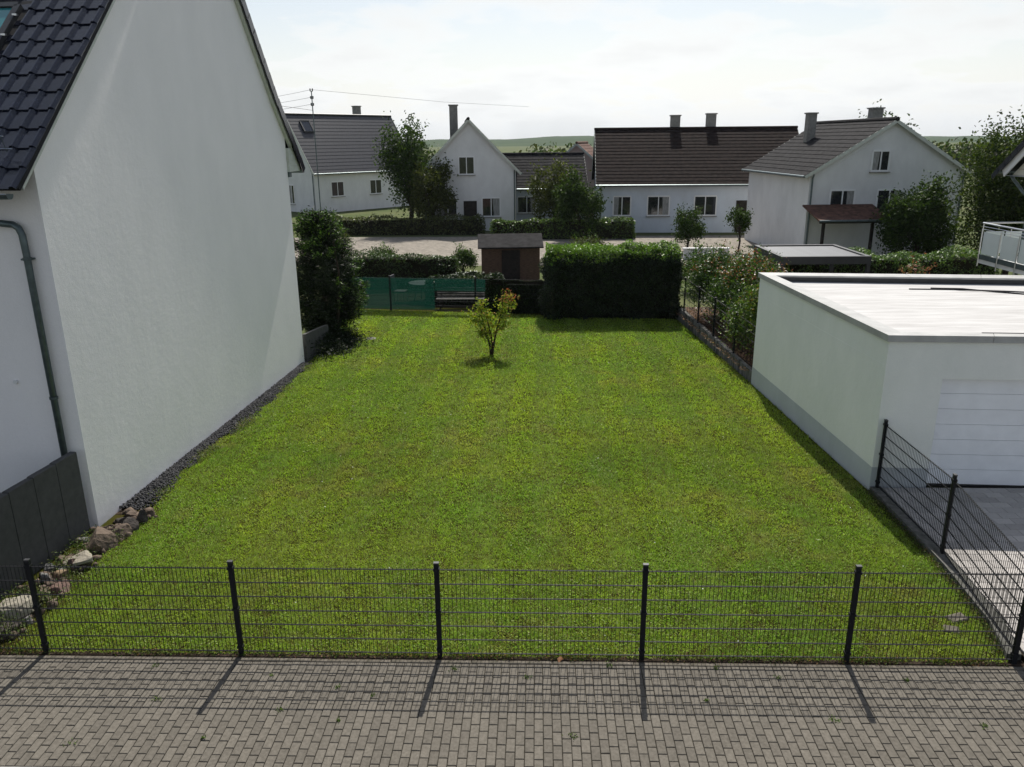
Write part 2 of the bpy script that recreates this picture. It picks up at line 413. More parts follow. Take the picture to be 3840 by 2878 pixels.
def lawn_right(y): return np.interp(y, [8.3, 9.1, 10.6, 13.33, 19.97, 27.7, 29.5], [5.76, 5.92, 6.02, 6.02, 5.62, 5.0, 4.9])
def lawn_left(y):
    wall = np.interp(y, [8.3, 9.2, 10, 11, 12.1, 13.5, 17.2, 21.8, 22.2, 30], [-6.55, -6.6, -6.72, -6.62, -6.66, -6.90, -6.78, -6.58, -6.6, -7.2]) - .22 * (vnoise(y, y * 0, 1.7, 47) - .5) * (y > 12)
    return wall - .07
def sample_lawn(n, y0, y1):
    y = RNG.uniform(y0, y1, n); x = RNG.uniform(-7.3, 6.1, n)
    k = (x < lawn_right(y) + RNG.normal(0, .03, n)) & (x > lawn_left(y) + RNG.normal(0, .10, n)) & (y < 29.55 - .16 * (x + 7))
    return x[k], y[k]
def blades(y0, y1, dens, lmin, lmax, w):
    n = int(dens * 13.4 * (y1 - y0)); x, y = sample_lawn(n, y0, y1); n = len(x)
    thick = vnoise(x, y, 2.3, 3) * .6 + vnoise(x, y, 7, 4) * .4
    tuft = vnoise(x, y, 8, 43) * .6 + vnoise(x, y, 19, 44) * .4
    k = RNG.random(n) < np.clip(.42 + 1.0 * (tuft - .2) + .2 * thick, .3, 1); thick = .35 * thick + .65 * tuft; x, y, thick = x[k], y[k], thick[k]; n = len(x)
    L_ = RNG.uniform(lmin, lmax, n) * (.45 + 1.15 * thick); tilt = np.abs(RNG.normal(.82, .36, n)); az = RNG.uniform(0, 2 * np.pi, n)
    mow = np.sin(2 * np.pi * (x + .12 * vnoise(x, y, .5, 45)) / 1.1) > 0; lean = RNG.random(n) < .45
    az = np.where(lean, np.where(mow, np.pi / 2, -np.pi / 2) + RNG.normal(0, .6, n), az)
    d = np.stack([np.cos(az) * np.sin(tilt), np.sin(az) * np.sin(tilt), np.maximum(np.cos(tilt), .05)], 1)
    sd_ = np.stack([-np.sin(az), np.cos(az), np.zeros(n)], 1)
    z0 = RNG.uniform(-.004, .014, n)
    P = np.stack([x, y, z0], 1); ww = (w * RNG.uniform(.6, 1.3, n))[:, None]
    V = np.stack([P - sd_ * ww / 2, P + sd_ * ww / 2, P + d * L_[:, None] + np.stack([np.zeros(n)] * 2 + [-.15 * L_], 1)], 1).reshape(-1, 3)
    # colour: mower stripes of moss, clover and dry grass, all low frequency patches
    a = vnoise(x, y, .55, 21) * .6 + vnoise(x, y, 1.7, 22) * .4
    b = vnoise(x, y, .9, 23) * .5 + vnoise(x, y, 3.3, 24) * .5
    green = np.array([.228, .338, .036]); yel = np.array([.275, .358, .040]); lush = np.array([.188, .318, .035]); dry = np.array([.33, .30, .09])
    c = green + (yel - green) * np.clip((a - .44) * 3.2, 0, 1)[:, None]
    c = c + (lush - c) * np.clip((.44 - a) * 3.2, 0, 1)[:, None]
    c = c + (dry - c) * (np.clip((b - .62) * 3.2, 0, .5))[:, None]
    r = RNG.random(n)
    c[r < .06] = dry * .9
    c[r > .955] = np.array([.17, .22, .10])
    spk = vnoise(x, y, 13, 41) * .55 + vnoise(x, y, 29, 42) * .45
    pale = RNG.random(n) < .22; c[pale] = c[pale] * .45 + np.array([.20, .24, .095])  # paler blades carry highlights in their colour
    c = c * (.72 + .56 * spk)[:, None]
    c = c * (.86 + .28 * (vnoise(x, y, .33, 48) * .6 + vnoise(x * 2.4, y * .5, .8, 49) * .4))[:, None]
    c = np.clip(c * (1 + RNG.normal(0, .26, (n, 1))), .004, .6)
    return V, c
parts = [blades(8.36, 11.5, 8200, .024, .056, .0080), blades(11.5, 15.5, 5600, .026, .060, .0105), blades(15.5, 21.5, 3600, .028, .064, .0145), blades(21.5, 29.6, 2200, .032, .070, .020)]
V = np.concatenate([p[0] for p in parts]); C3 = np.concatenate([p[1] for p in parts])
F = np.arange(len(V)).reshape(-1, 3)
gr = put('grass', npmesh('grass', V, F, np.repeat(C3, 3, 0)), 'grassblade')
tag(gr, 'short mown green grass with yellow and mossy patches covering the plot', 'grass', kind='stuff')
# clover and plantain leaves between the blades
def clover(n, y0, y1, s):
    x, y = sample_lawn(n, y0, y1)
    q = vnoise(x, y, .7, 31) * .6 + vnoise(x, y, 2.2, 32) * .4
    k = RNG.random(len(x)) < np.clip((q - .46) * 6, .05, 1); x, y = x[k], y[k]; n = len(x)
    P = np.stack([x, y, RNG.uniform(.012, .032, n)], 1); Nn = unit(np.stack([RNG.normal(0, .35, n), RNG.normal(0, .35, n), np.ones(n)], 1))
    return P, Nn, RNG.uniform(.7, 1.3, n) * s
cl = [clover(90000, 8.4, 14, .022), clover(70000, 14, 22, .030), clover(30000, 22, 29.5, .038)]
P = np.concatenate([c[0] for c in cl]); Nn = np.concatenate([c[1] for c in cl]); sz_ = np.concatenate([c[2] for c in cl])
ck = put('clover', leaf_mesh('clover', P, Nn, sz_, palette(len(P), [(.12, .24, .015), (.19, .29, .035), (.32, .38, .15)], [.46, .34, .20]), .85), 'grassblade')
tag(ck, 'low clover and broad lawn weeds scattered among the grass', 'clover', kind='stuff')

# ================================================================== HOUSE ON THE LEFT
house = thing('house', 'tall white rendered gable house with glossy black tiled roof beside the lawn', 'house', HA, HRZ)
AL = R(43.3); E0 = (-.30, 5.60)              # front slope: underside line start (y,z)
def fl(y): return E0[1] + (y - E0[0]) * math.tan(AL)
RIDGE_Y = 6.22; RIDGE_Z = fl(RIDGE_Y)
BK = [(RIDGE_Y, RIDGE_Z), (9.6, 7.30), (11.25, 5.44)]
def bl(y):
    for (y0, z0), (y1, z1) in zip(BK, BK[1:]):
        if y <= y1: return z0 + (z1 - z0) * (y - y0) / (y1 - y0)
YF, YB = .12, 10.37
# gable wall + front wall as one shell, gable outline follows the roof underside
wl = MB()
prof = [(YF, -.3), (YB, -.3), (YB, bl(YB)), (9.6, bl(9.6)), (RIDGE_Y, RIDGE_Z), (YF, fl(YF))]
wl.extr(prof, -9.0, 0.0)
wl.build('wall', 'house', house)
# roof slab under the tiles
rs = MB()
n_f = Vector((0, -math.sin(AL), math.cos(AL)))
def off(p, d):                                # offset slab point along its slope normal (front)
    return (p[0] + n_f.y * d, p[1] + n_f.z * d)
f0, f1 = (-.36, fl(-.36)), (RIDGE_Y, RIDGE_Z)
o0, o1 = off(f0, .085), off(f1, .085)
rs.extr([f0, f1, (RIDGE_Y, RIDGE_Z + .12), o0], -9.2, .085)
roof = rs.build('roof', 'dark', house)
rb = MB()
rb.extr([BK[0], BK[1], BK[2], (BK[2][0] + .06, BK[2][1] + .07), (BK[1][0] + .09, BK[1][1] + .075), (BK[0][0], BK[0][1] + .125)][::-1], -9.2, .085)
rb.build('rear_roof', 'dark', house)
# roof tile: flat pan plus one roll
TW, TLn, EXP = .306, .46, .398
def tile_mesh():
    pf = [(0, .004), (.010, -.002), (.196, 0), (.206, .014), (.218, .031), (.236, .043), (.262, .045), (.284, .036), (.298, .016), (.306, .002)]
    n = len(pf); mb = MB(); vs = []
    for v, lift in ((0, .030), (TLn * .5, .017), (TLn, .002)):
        for u, h in pf: vs.append((-TW + u, v, h + lift))
    for u, h in pf: vs.append((-TW + u, .004, h + .030 - .02))
    fs = []
    for r in range(2):
        for i in range(n - 1): fs.append((r * n + i, r * n + i + 1, (r + 1) * n + i + 1, (r + 1) * n + i))
    for i in range(n - 1): fs.append((3 * n + i, 3 * n + i + 1, i + 1, i))
    fs.append((n - 1, 3 * n + n - 1, 3 * n - 1)); fs.append((0, 2 * n, 3 * n))
    mb.add(vs, fs); me = mb.mesh('roof_tile'); pass
    return me
tm = tile_mesh()
ey, ez = off((-.42, fl(-.42)), .095)
TX = .125
for r in range(13):
    for c in range(8):
        d = r * EXP
        x = TX - c * TW
        if -2.75 < x - .15 < -1.30 and 6.2 <= r < 10.2 and c >= 5: continue   # roof window opening
        put('roof_tile', tm, 'tile', roof, (x, ey + d * math.cos(AL), ez + d * math.sin(AL)), (AL + random.gauss(0, .004), random.gauss(0, .003), 0))
fm = MB(); rvv = []
tv = [v.co[:] for v in tm.vertices]; tf = [tuple(p.vertices) for p in tm.polygons]
ca, sa = math.cos(AL), math.sin(AL)
for r in range(23):
    for c in range(30):
        if (r < 13 and c < 8): continue
        d = r * EXP; x = TX - c * TW
        fm.add([(x + a, ey + d * ca + b * ca - h * sa, ez + d * sa + b * sa + h * ca) for a, b, h in tv], tf)
tag(fm.build('tile_field', 'tile', roof), kind='stuff')
# verge tiles down the rear slope, seen from the side
vg = MB().box(0, .30, 0, .44, 0, .045).box(.27, .30, 0, .44, -.16, 0.0).mesh('verge_tile')
def along(poly, step):
    out_ = []; carry = 0.0
    for (y0, z0), (y1, z1) in zip(poly, poly[1:]):
        Ls = math.hypot(y1 - y0, z1 - z0); t = carry
        while t < Ls: out_.append((y0 + (y1 - y0) * t / Ls, z0 + (z1 - z0) * t / Ls, math.atan2(z1 - z0, y1 - y0))); t += step
        carry = t - Ls
    return out_
for y, z, a in along(BK, .385):
    put('verge_tile', vg, 'tile', roof, (-.145, y - math.sin(a) * .085, z + math.cos(a) * .085 + .012), (a - .05, 0, 0))
tag(MB().bar((-4.6, BK[0][0] + .03, BK[0][1] + .14), (-4.6, BK[1][0] + .10, BK[1][1] + .10), 8.9, .05, (0, .6, .8)).bar((-4.6, BK[1][0] + .10, BK[1][1] + .10), (-4.6, BK[2][0] + .06, BK[2][1] + .10), 8.9, .05, (0, .6, .8)).build('rear_tile_field', 'tile', roof), kind='stuff')
# verge boards under the tiles
vb = MB(); a_ = (-.30, fl(-.30) - .085); b_ = (RIDGE_Y, RIDGE_Z - .04)
vb.extr([(a_[0], a_[1] + .03), (b_[0], b_[1] - .03), (RIDGE_Y, RIDGE_Z - .002), (-.30, fl(-.30) - .002)], .004, .09)
vb.build('verge_board', 'fascia', house)
vb = MB()
vb.extr([(RIDGE_Y, RIDGE_Z - .21), (9.6, bl(9.6) - .19), (10.62, bl(10.62) - .16), (10.62, bl(10.62) - .004), (9.6, bl(9.6) - .004), (RIDGE_Y, RIDGE_Z - .004)], .004, .09)
vb.build('verge_board', 'fascia', house)
# boxed rear eave with its boards
for i in range(4):
    z0 = 5.40 + i * .155; z1 = z0 + .15
    ye0 = min(11.22, 11.25 + (5.44 - z0) * .89 - .03); ye1 = 11.25 + (5.44 - z1) * .89 - .03
    MB().extr([(YB + .003, z0), (max(ye0, YB + .02), z0), (max(ye1, YB + .01), z1), (YB + .003, z1)], -8.9, .07 - .001 * i).build('eave_board', 'fascia', house)
MB().tube([(-8.9, 11.32, 5.40), (.12, 11.32, 5.40)], .065, 10).build('rear_gutter', 'zinc', house)
MB().box(-.06, .05, YB + .004, YB + .16, 5.26, 5.395).build('eave_bracket', 'zinc', house)
# front gutter, half round
gm = MB(); K = 8
gy, gz = ey - .04, ez - .05
arc = [(gy + .075 * math.cos(t), gz + .075 * math.sin(t)) for t in np.linspace(math.pi, 2 * math.pi, K)]
arc2 = [(gy + .068 * math.cos(t), gz + .068 * math.sin(t)) for t in np.linspace(2 * math.pi, math.pi, K)]
gm.extr((arc + arc2)[::-1], -9, .03); gm.extr([(a, b) for a, b in arc][::-1], .03, .036)
gm.build('gutter', 'zinc', house)
MB().tube([(-9, gy - .075, gz), (.03, gy - .075, gz)], .011, 6).build('gutter_bead', 'steel', house)
# downpipe with elbow and clip
dp = MB().tube([(-1.6, gy, gz - .06), (-1.55, gy + .02, gz - .12), (-1.2, -.02, 5.12), (-.42, .03, 5.03), (-.345, .03, 4.98), (-.31, .03, 4.88), (-.30, .03, 4.6), (-.30, .03, .1)], .052, 12)
pipe = dp.build('downpipe', 'zinc', house, smooth=True)
MB().tube([(-.30, .03, 4.50), (-.30, .03, 4.54)], .064, 12).box(-.37, -.23, -.02, .12, 4.505, 4.53).build('pipe_clip', 'zinc', pipe)
MB().tube([(-.30, .03, 2.30), (-.30, .03, 2.34)], .064, 12).build('pipe_clip', 'zinc', pipe)
# snow guard
sg = MB()
sx0, sx1 = -3.6, -.18
def onroof(x, s, h): return (x, ey + s * ca - h * sa, ez + s * sa + h * ca)
sg.tube([onroof(sx0, .74, .30), onroof(sx1, .74, .30)], .009, 6).tube([onroof(sx0, .66, .14), onroof(sx1 + .07, .66, .14)], .009, 6)
sgo = sg.build('snow_guard', 'steel', roof)
sg = MB()
for i in range(24):
    x = sx1 - .03 - i * .14
    sg.bar(onroof(x, .735, .31), onroof(x, .64, .10), .012, .004)
sg.build('guard_rails', 'zinc', sgo)
for x in (-.45, -1.35): MB().bar(onroof(x, .60, .05), onroof(x, .76, .33), .03, .008).bar(onroof(x, .3, .06), onroof(x, .72, .07), .03, .008).build('guard_bracket', 'steel', sgo)
# roof window
rw = MB(); wx0, wx1, s0, s1 = -2.56, -1.36, 2.55, 4.02
for (xa, sa_, xb, sb) in ((wx0, s0, wx1, s0), (wx0, s1, wx1, s1), (wx0, s0, wx0, s1), (wx1, s0, wx1, s1)):
    rw.bar(onroof(xa, sa_, .06), onroof(xb, sb, .06), .11, .10, (0, -sa, ca))
rwo = rw.build('roof_window', 'anth2', roof)
MB().add([onroof(wx0, s0, .075), onroof(wx1, s0, .075), onroof(wx1, s1, .075), onroof(wx0, s1, .075)], [(0, 1, 2, 3)]).build('pane', 'glass_teal_reflection', rwo)
fl_ = MB().add([onroof(wx0 - .2, s0 - .2, .02), onroof(wx1 + .2, s0 - .2, .02), onroof(wx1 + .2, s1 + .2, .02), onroof(wx0 - .2, s1 + .2, .02)], [(0, 1, 2, 3)]).build('flashing', 'dark', rwo)
for i in range(3): MB().bar(onroof(wx1 + .02, s0 + .2 + i * .5, .10), onroof(wx1 + .10, s0 + .2 + i * .5, .10), .05, .03).build('clip', 'steel', rwo)
# small round outlet on the front wall
MB().tube([(-.95, YF - .03, 2.55), (-.95, YF - .001, 2.55)], .035, 14).build('wall_socket', 'framew', house)

# dark palisade wall in front of the house
pw = thing('garden_wall', 'anthracite concrete panel wall running from the white house corner to the fence', 'wall', (-7.42, 11.5, 0))
base_a, base_b = Vector((-7.40, 11.56, 0)), Vector((-7.72, 8.36, 0))
dv = (base_b - base_a); Lw = dv.length; dv.normalize(); pn = Vector((-dv.y, dv.x, 0))
for i in range(7):
    p = base_a + dv * (i * .5 + .007) - Vector((-7.42, 11.5, 0)); q = base_a + dv * (min((i + 1) * .5, Lw) - .007) - Vector((-7.42, 11.5, 0))
    if (q - p).length < .1: continue
    h = 1.44 - i * .012
    w_ = MB(); a0, a1 = p, q; t0 = -pn * .0 if pn.x < 0 else pn * 0
    nrm = pn if pn.x < 0 else -pn
    b0, b1 = p + nrm * .11, q + nrm * .11
    c = .012
    def ring(z, k):
        d2 = (q - p).normalized()
        return [p + d2 * k + nrm * k, q - d2 * k + nrm * k, b1 - d2 * k - nrm * k, b0 + d2 * k - nrm * k]
    vs_ = [(v.x, v.y, -.2) for v in ring(0, 0)] + [(v.x, v.y, h - c) for v in ring(0, 0)] + [(v.x, v.y, h) for v in ring(0, c)]
    w_.add(vs_, [(0, 1, 5, 4), (1, 2, 6, 5), (2, 3, 7, 6), (3, 0, 4, 7), (4, 5, 9, 8), (5, 6, 10, 9), (6, 7, 11, 10), (7, 4, 8, 11), (8, 9, 10, 11)])
    w_.build('wall_panel', 'conc_dark', pw)
# waste bin behind it
bn = thing('waste_bin', 'dark wheeled bin with yellow lid edge behind the anthracite wall', 'bin', (-8.28, 10.45, 0))
MB().prism([(-.26, -.30), (.26, -.30), (.26, .30), (-.26, .30)], -.08, 1.0).build('body', 'anth2', bn)
MT['yellow'] = mat('yellow_plastic', (.42, .28, .02), rough=.5)
lidm = MB(); lidm.extr([(-.35, 1.004), (.34, 1.004), (.36, 1.06), (.1, 1.13), (-.3, 1.08)], -.29, .29); lid = lidm.build('lid', 'anth2', bn)
MB().box(-.28, .28, -.40, -.352, 1.01, 1.065).build('lid_grip', 'yellow', lid)
for sx in (-.2, .2): MB().tube([(sx - .03, .33, .02), (sx + .03, .33, .02)], .1, 12).build('wheel', 'black', bn)

# ================================================================== ROCKS
def rock_mesh(w, d, h, seed, flat=.5, n=9):
    r = np.random.default_rng(seed)
    # cut a sphere by random planes to get facets
    import bmesh
    bm = bmesh.new()
    bmesh.ops.create_icosphere(bm, subdivisions=3, radius=1.0)
    for k in range(n):
        nrm = Vector(unit(r.normal(size=(1, 3)))[0]); dist = r.uniform(.34, .66)
        for v in bm.verts:
            e = v.co.dot(nrm) - dist
            if e > 0: v.co -= nrm * e
    for v in bm.verts:
        if v.co.z > flat: v.co.z = flat + (v.co.z - flat) * .22
        j = r.normal(0, .013, 3); v.co += Vector(j)
        v.co = Vector((v.co.x * w / 2, v.co.y * d / 2, v.co.z * h * .62 + h * .22))
    me = bpy.data.meshes.new('rock'); bm.to_mesh(me); bm.free(); return me
RK = {'brown': rockmat('rock_brown', (.165, .125, .095), (.07, .055, .045)), 'dark': rockmat('rock_dark', (.10, .085, .075), (.04, .036, .033)),
      'pale': rockmat('rock_pale', (.30, .275, .22), (.20, .18, .145)), 'grey': rockmat('rock_grey', (.20, .195, .185), (.10, .098, .095)),
      'tan': rockmat('rock_tan', (.26, .19, .12), (.15, .105, .07)), 'red': rockmat('rock_red', (.20, .13, .105), (.10, .07, .06))}
rocks = [(-6.98, 12.10, .37, .26, .17, 'brown', .35, 'flat brown rock lying along the white house wall beside the gravel', .2),
 (-6.70, 12.14, .14, .16, .15, 'brown', .5, 'smallest brown rock at the lawn end of the rock row near the gravel', .6),
 (-6.74, 11.94, .16, .22, .24, 'dark', .6, 'narrow upright dark wedge of rock in front of the flat rock by the wall', .9),
 (-7.04, 11.82, .22, .20, .16, 'dark', .45, 'low dark rock touching the house wall behind a rounded dark rock', .3),
 (-6.80, 11.70, .27, .28, .25, 'dark', .7, 'rounded dark brown rock standing at the grass edge near the house corner', 1.2),
 (-6.82, 11.38, .31, .30, .23, 'brown', .45, 'wedge shaped brown rock with pale flat top next to the largest rock', 2.2),
 (-7.10, 11.63, .20, .18, .15, 'brown', .5, 'small brown rock against the wall behind the largest rock', .4),
 (-6.92, 11.05, .47, .46, .37, 'brown', .75, 'largest rugged brown rock right at the house corner', 2.6),
 (-7.27, 11.20, .23, .20, .14, 'grey', .5, 'grey rounded rock at the foot of the dark wall by the house corner', .1),
 (-6.96, 10.58, .46, .44, .27, 'pale', .22, 'pale flat topped square rock in the middle of the rock row', .35),
 (-7.22, 10.50, .25, .22, .17, 'brown', .4, 'brown slanted rock between the dark wall and a reddish rock', .8),
 (-7.01, 10.36, .19, .20, .19, 'red', .7, 'reddish rounded rock leaning on the pale flat rock', .5),
 (-7.12, 10.28, .16, .15, .11, 'grey', .5, 'little grey rock squeezed under the reddish rounded rock', 1.4),
 (-7.33, 10.30, .16, .18, .18, 'grey', .6, 'upright grey rock touching the dark wall above the weeds', .7),
 (-7.24, 10.02, .18, .20, .21, 'grey', .7, 'grey and pinkish rock left of the tan rock behind the fence top', 1.1),
 (-7.05, 10.08, .26, .24, .17, 'tan', .35, 'tan ochre flat faced rock seen through the fence near the left post', .25),
 (-6.88, 9.78, .28, .26, .18, 'red', .3, 'reddish tan flat rock just in front of the ochre rock', 2.9),
 (-6.94, 9.54, .18, .18, .14, 'brown', .6, 'single small brown rock in the weeds right of the left fence post', .3),
 (-7.16, 9.10, .52, .44, .30, 'pale', .6, 'large pale grey rock behind the fence left of the left post', .5),
 (-6.86, 8.98, .20, .20, .15, 'grey', .6, 'grey pointed rock just behind the left fence post', 2.0),
 (-6.98, 8.66, .40, .28, .22, 'dark', .6, 'dark rock almost hidden by weeds at the foot of the front fence', .2),
 (-7.37, 9.72, .20, .20, .16, 'red', .6, 'reddish rock at the dark wall left of the left fence post', 1.0)]
for i, (x, y, w, d, h, c, fla, lab, rz) in enumerate(rocks):
    o = put('rock', rock_mesh(w * 1.36, d * 1.32, h * 1.65, 100 + i, fla, 11), RK[c], None, (x, y, -.02), (random.uniform(-.12, .12), random.uniform(-.12, .12), rz))
    tag(o, lab, 'rock', 'rocks along the white house and dark wall')

# rubble filling the gaps between the rocks
rub = []
for k in range(240):
    y = random.uniform(8.6, 12.3); x = np.interp(y, [8.6, 10, 11.2, 12.2], [-7.0, -7.08, -7.0, -6.86]) + random.gauss(0, .15)
    if x < -7.55: continue
    rub.append((x, y, random.uniform(.02, .085)))
RUB = rub
# basalt gravel along the wall
def ico():
    t = (1 + 5 ** .5) / 2
    v = np.array([(-1, t, 0), (1, t, 0), (-1, -t, 0), (1, -t, 0), (0, -1, t), (0, 1, t), (0, -1, -t), (0, 1, -t), (t, 0, -1), (t, 0, 1), (-t, 0, -1), (-t, 0, 1)]) / 1.9
    f = np.array([(0, 11, 5), (0, 5, 1), (0, 1, 7), (0, 7, 10), (0, 10, 11), (1, 5, 9), (5, 11, 4), (11, 10, 2), (10, 7, 6), (7, 1, 8), (3, 9, 4), (3, 4, 2), (3, 2, 6), (3, 6, 8), (3, 8, 9), (4, 9, 5), (2, 4, 11), (6, 2, 10), (8, 6, 7), (9, 8, 1)])
    return v, f
iv, iff = ico()
n = 5200; s_ = RNG.uniform(.75, 10.25, n); wv = .20 + .07 * np.sin(s_ * 1.3) + .22 * vnoise(s_, s_ * 0, 2.3, 5) + .10 * vnoise(s_, s_ * 0 + 5, 6.0, 6) - .10 * np.clip((s_ - 8) / 2.2, 0, 1)
u_ = RNG.beta(1.1, 1.5, n) * wv * np.where(RNG.random(n) < .05, 1.5, 1.0)
X = HA.x + HEY.x * s_ + HEX.x * u_; Y = HA.y + HEY.y * s_ + HEX.y * u_
sz2 = RNG.uniform(.013, .03, n); hz = .05 * (1 - u_ / (wv + .05)) + RNG.uniform(0, .02, n)
Vg = iv[None] * (sz2[:, None, None] * RNG.uniform(.6, 1.3, (n, 12, 1))) * RNG.uniform(.7, 1.2, (n, 1, 3)) + np.stack([X, Y, hz], 1)[:, None]
Fg = (iff[None] + (np.arange(n) * 12)[:, None, None]).reshape(-1, 3)
MT['basalt'] = mat('basalt_gravel', (.045, .045, .048), rough=.8, spec=.3, vscale=22, c2=(.014, .014, .016))
Vr = np.concatenate([iv * r_ * RNG.uniform(.6, 1.25, (12, 1)) * RNG.uniform(.7, 1.3, (1, 3)) + np.array([x_, y_, r_ * .4]) for x_, y_, r_ in RUB])
Fr = (iff[None] + (np.arange(len(RUB)) * 12)[:, None, None]).reshape(-1, 3)
tag(put('rubble', npmesh('rubble', Vr, Fr), RK['brown']), 'small broken stones filling the gaps between the rocks', 'rubble', kind='stuff')
gv = put('gravel', npmesh('gravel', Vg.reshape(-1, 3), Fg), 'basalt')
tag(gv, 'strip of black basalt gravel along the foot of the white house wall', 'gravel', kind='stuff')
tag(MB().add([tuple(HA + HEY * a + HEX * b + Vector((0, 0, .006))) for a, b in ((.6, .0), (10.3, 0), (10.3, .16), (8, .22), (4, .28), (.6, .28))], [(5, 4, 3, 2, 1, 0)]).build('gravel_bed', 'soil'), kind='structure')

# ================================================================== FENCES
def mesh_fence(name, label, posts, height, z0s, nrod, matn='anth', post_h=None, postw=(.06, .04), pitch=.05, rod=.006, cap=True, group=None, zb=.03, panels=None):
    """double-rod mesh fence through given post positions"""
    b = Vector((posts[0][0], posts[0][1], 0)); root = thing(name, label, 'fence', b, 0, group)
    ph = post_h or height + .07
    for (x, y), z0 in zip(posts, z0s):
        k = posts.index((x, y)); a = posts[max(k - 1, 0)]; c = posts[min(k + 1, len(posts) - 1)]
        d = Vector((c[0] - a[0], c[1] - a[1], 0)).normalized(); nn = Vector((-d.y, d.x, 0))
        p = Vector((x, y, z0)) - b
        po = MB().bar(p - Vector((0, 0, .15)), p + Vector((0, 0, ph)), postw[1], postw[0], tuple(d)).build('post', matn, root)
        if cap:
            MB().bar(p + Vector((0, 0, ph + .001)), p + Vector((0, 0, ph + .02)), postw[1] + .006, postw[0] + .006, tuple(d)).build('post_cap', 'anth2', po)
            for zz in (height * .52, height - .02, .1):
                MB().bar(p + Vector((0, 0, zz)), p + Vector((0, 0, zz + .035)), postw[1] + .022, postw[0] + .014, tuple(d)).build('clamp', matn, po)
    for k in range(len(posts) - 1):
        p = Vector((*posts[k], z0s[k])) - b; q = Vector((*posts[k + 1], z0s[k + 1])) - b
        d = (q - p); Lp = d.length; d.normalize(); dh = Vector((d.x, d.y, 0)).normalized(); nn = Vector((-dh.y, dh.x, 0))
        pm_ = MB(); cnt = int((Lp - .05) / pitch)
        for i in range(cnt + 1):
            a = p + d * (.03 + i * pitch) + Vector((0, 0, zb))
            pm_.bar(a, a + Vector((0, 0, height - zb + .012)), rod, rod, tuple(dh))
        pn_ = pm_.build('mesh_panel', matn, root)
        for j in range(nrod):
            z = zb + .02 + (height - zb - .03) * j / (nrod - 1)
            rb_ = MB()
            for s in (-1, 1): rb_.bar(p + nn * s * .006 + Vector((0, 0, z)), q + nn * s * .006 + Vector((0, 0, z)), .0065, .0065)
            rb_.build('horizontal_rod', matn, pn_)
    return root
FY = 8.36
fx = [-8.73, -6.22, -3.71, -1.20, 1.31, 3.82, 5.84]
mesh_fence('front_fence', 'low anthracite double rod mesh fence along the block paving in the foreground', [(x, FY) for x in fx], 1.235, [0] * 7, 7, rod=.0052)
mesh_fence('side_fence', 'anthracite mesh fence on the kerb between lawn and garage driveway', [(5.90, 8.44), (6.20, 10.9), (6.19, 13.27)], 1.22, [.05, .08, .08], 7, rod=.0052)
# tag on the corner post
# ------------------------------------------------------------------ kerb wall beside the driveway
kw = MB()
inn = [(5.785, 8.42), (5.955, 9.1), (6.07, 10.6), (6.085, 13.31)]; outr = [(5.965, 8.42), (6.135, 9.1), (6.25, 10.6), (6.265, 13.31)]
for k in range(3):
    kw.prism([inn[k], outr[k], outr[k + 1], inn[k + 1]], -.2, .085)
kw.v = [(x, y, z + (random.uniform(-.006, .006) if z > 0 else 0)) for x, y, z in kw.v]
kk = kw.build('kerb_wall', 'kerbc', None, (6, 10.9, 0)); tag(kk, 'low mossy concrete kerb wall edging the lawn beside the garage driveway', 'kerb')

# driveway pavers
dr = MB().prism([(5.97, 8.3), (14, 8.3), (14, 13.25), (6.27, 13.28)], -.1, .068).build('driveway', 'joint'); tag(dr, kind='structure')
def kerb_out(y): return np.interp(y, [8.42, 9.1, 10.6, 13.31], [5.97, 6.14, 6.255, 6.27])
dpm = MB().cbox(-.147, .147, -.097, .097, 0, .03, .004).mesh('drive_paver')
cells = []
for r in range(24):
    y = 13.14 - r * .2
    if y < 8.4: break
    x = 6.2 + (.0, .1, .2)[r % 3] - .3
    while x < 13.5:
        if x - .147 > kerb_out(y) + .01: cells.append((x, y))
        x += .3
seen = [c for c in cells if c[0] < 5.95 + (c[1] - 8.4) * .68 + .3]
seen.sort(key=lambda c: c[1]); seen = seen[:280]; ss = set(seen)
for x, y in seen: put('drive_paver', dpm, 'drive', dr, (x, y, .07 + random.uniform(-.001, .001)), (random.gauss(0, .003), random.gauss(0, .003), 0))
jb = MB(); rv = []
for x, y in cells:
    if (x, y) in ss: continue
    jb.cbox(x - .147, x + .147, y - .097, y + .097, .07, .1, .004); rv += [random.random()] * 12
me = jb.mesh('drive_paver_field'); at = me.attributes.new('rv', 'FLOAT', 'POINT'); at.data.foreach_set('value', rv)
tag(put('drive_paver_field', me, 'drive_j', dr), kind='stuff')
# cut pavers along the kerb
jb = MB(); rv = []
for r in range(24):
    y = 13.14 - r * .2
    if y < 8.4: break
    row = [c[0] for c in cells if abs(c[1] - y) < .01]
    x0 = float(kerb_out(y)) + .006; x1 = min(row) - .153
    if x1 - x0 > .02: jb.cbox(x0, x1, y - .097, y + .097, .07, .1, .004); rv += [random.random()] * 12
me = jb.mesh('cut_paver'); at = me.attributes.new('rv', 'FLOAT', 'POINT'); at.data.foreach_set('value', rv)
tag(put('cut_paver', me, 'drive_j', dr), kind='stuff')

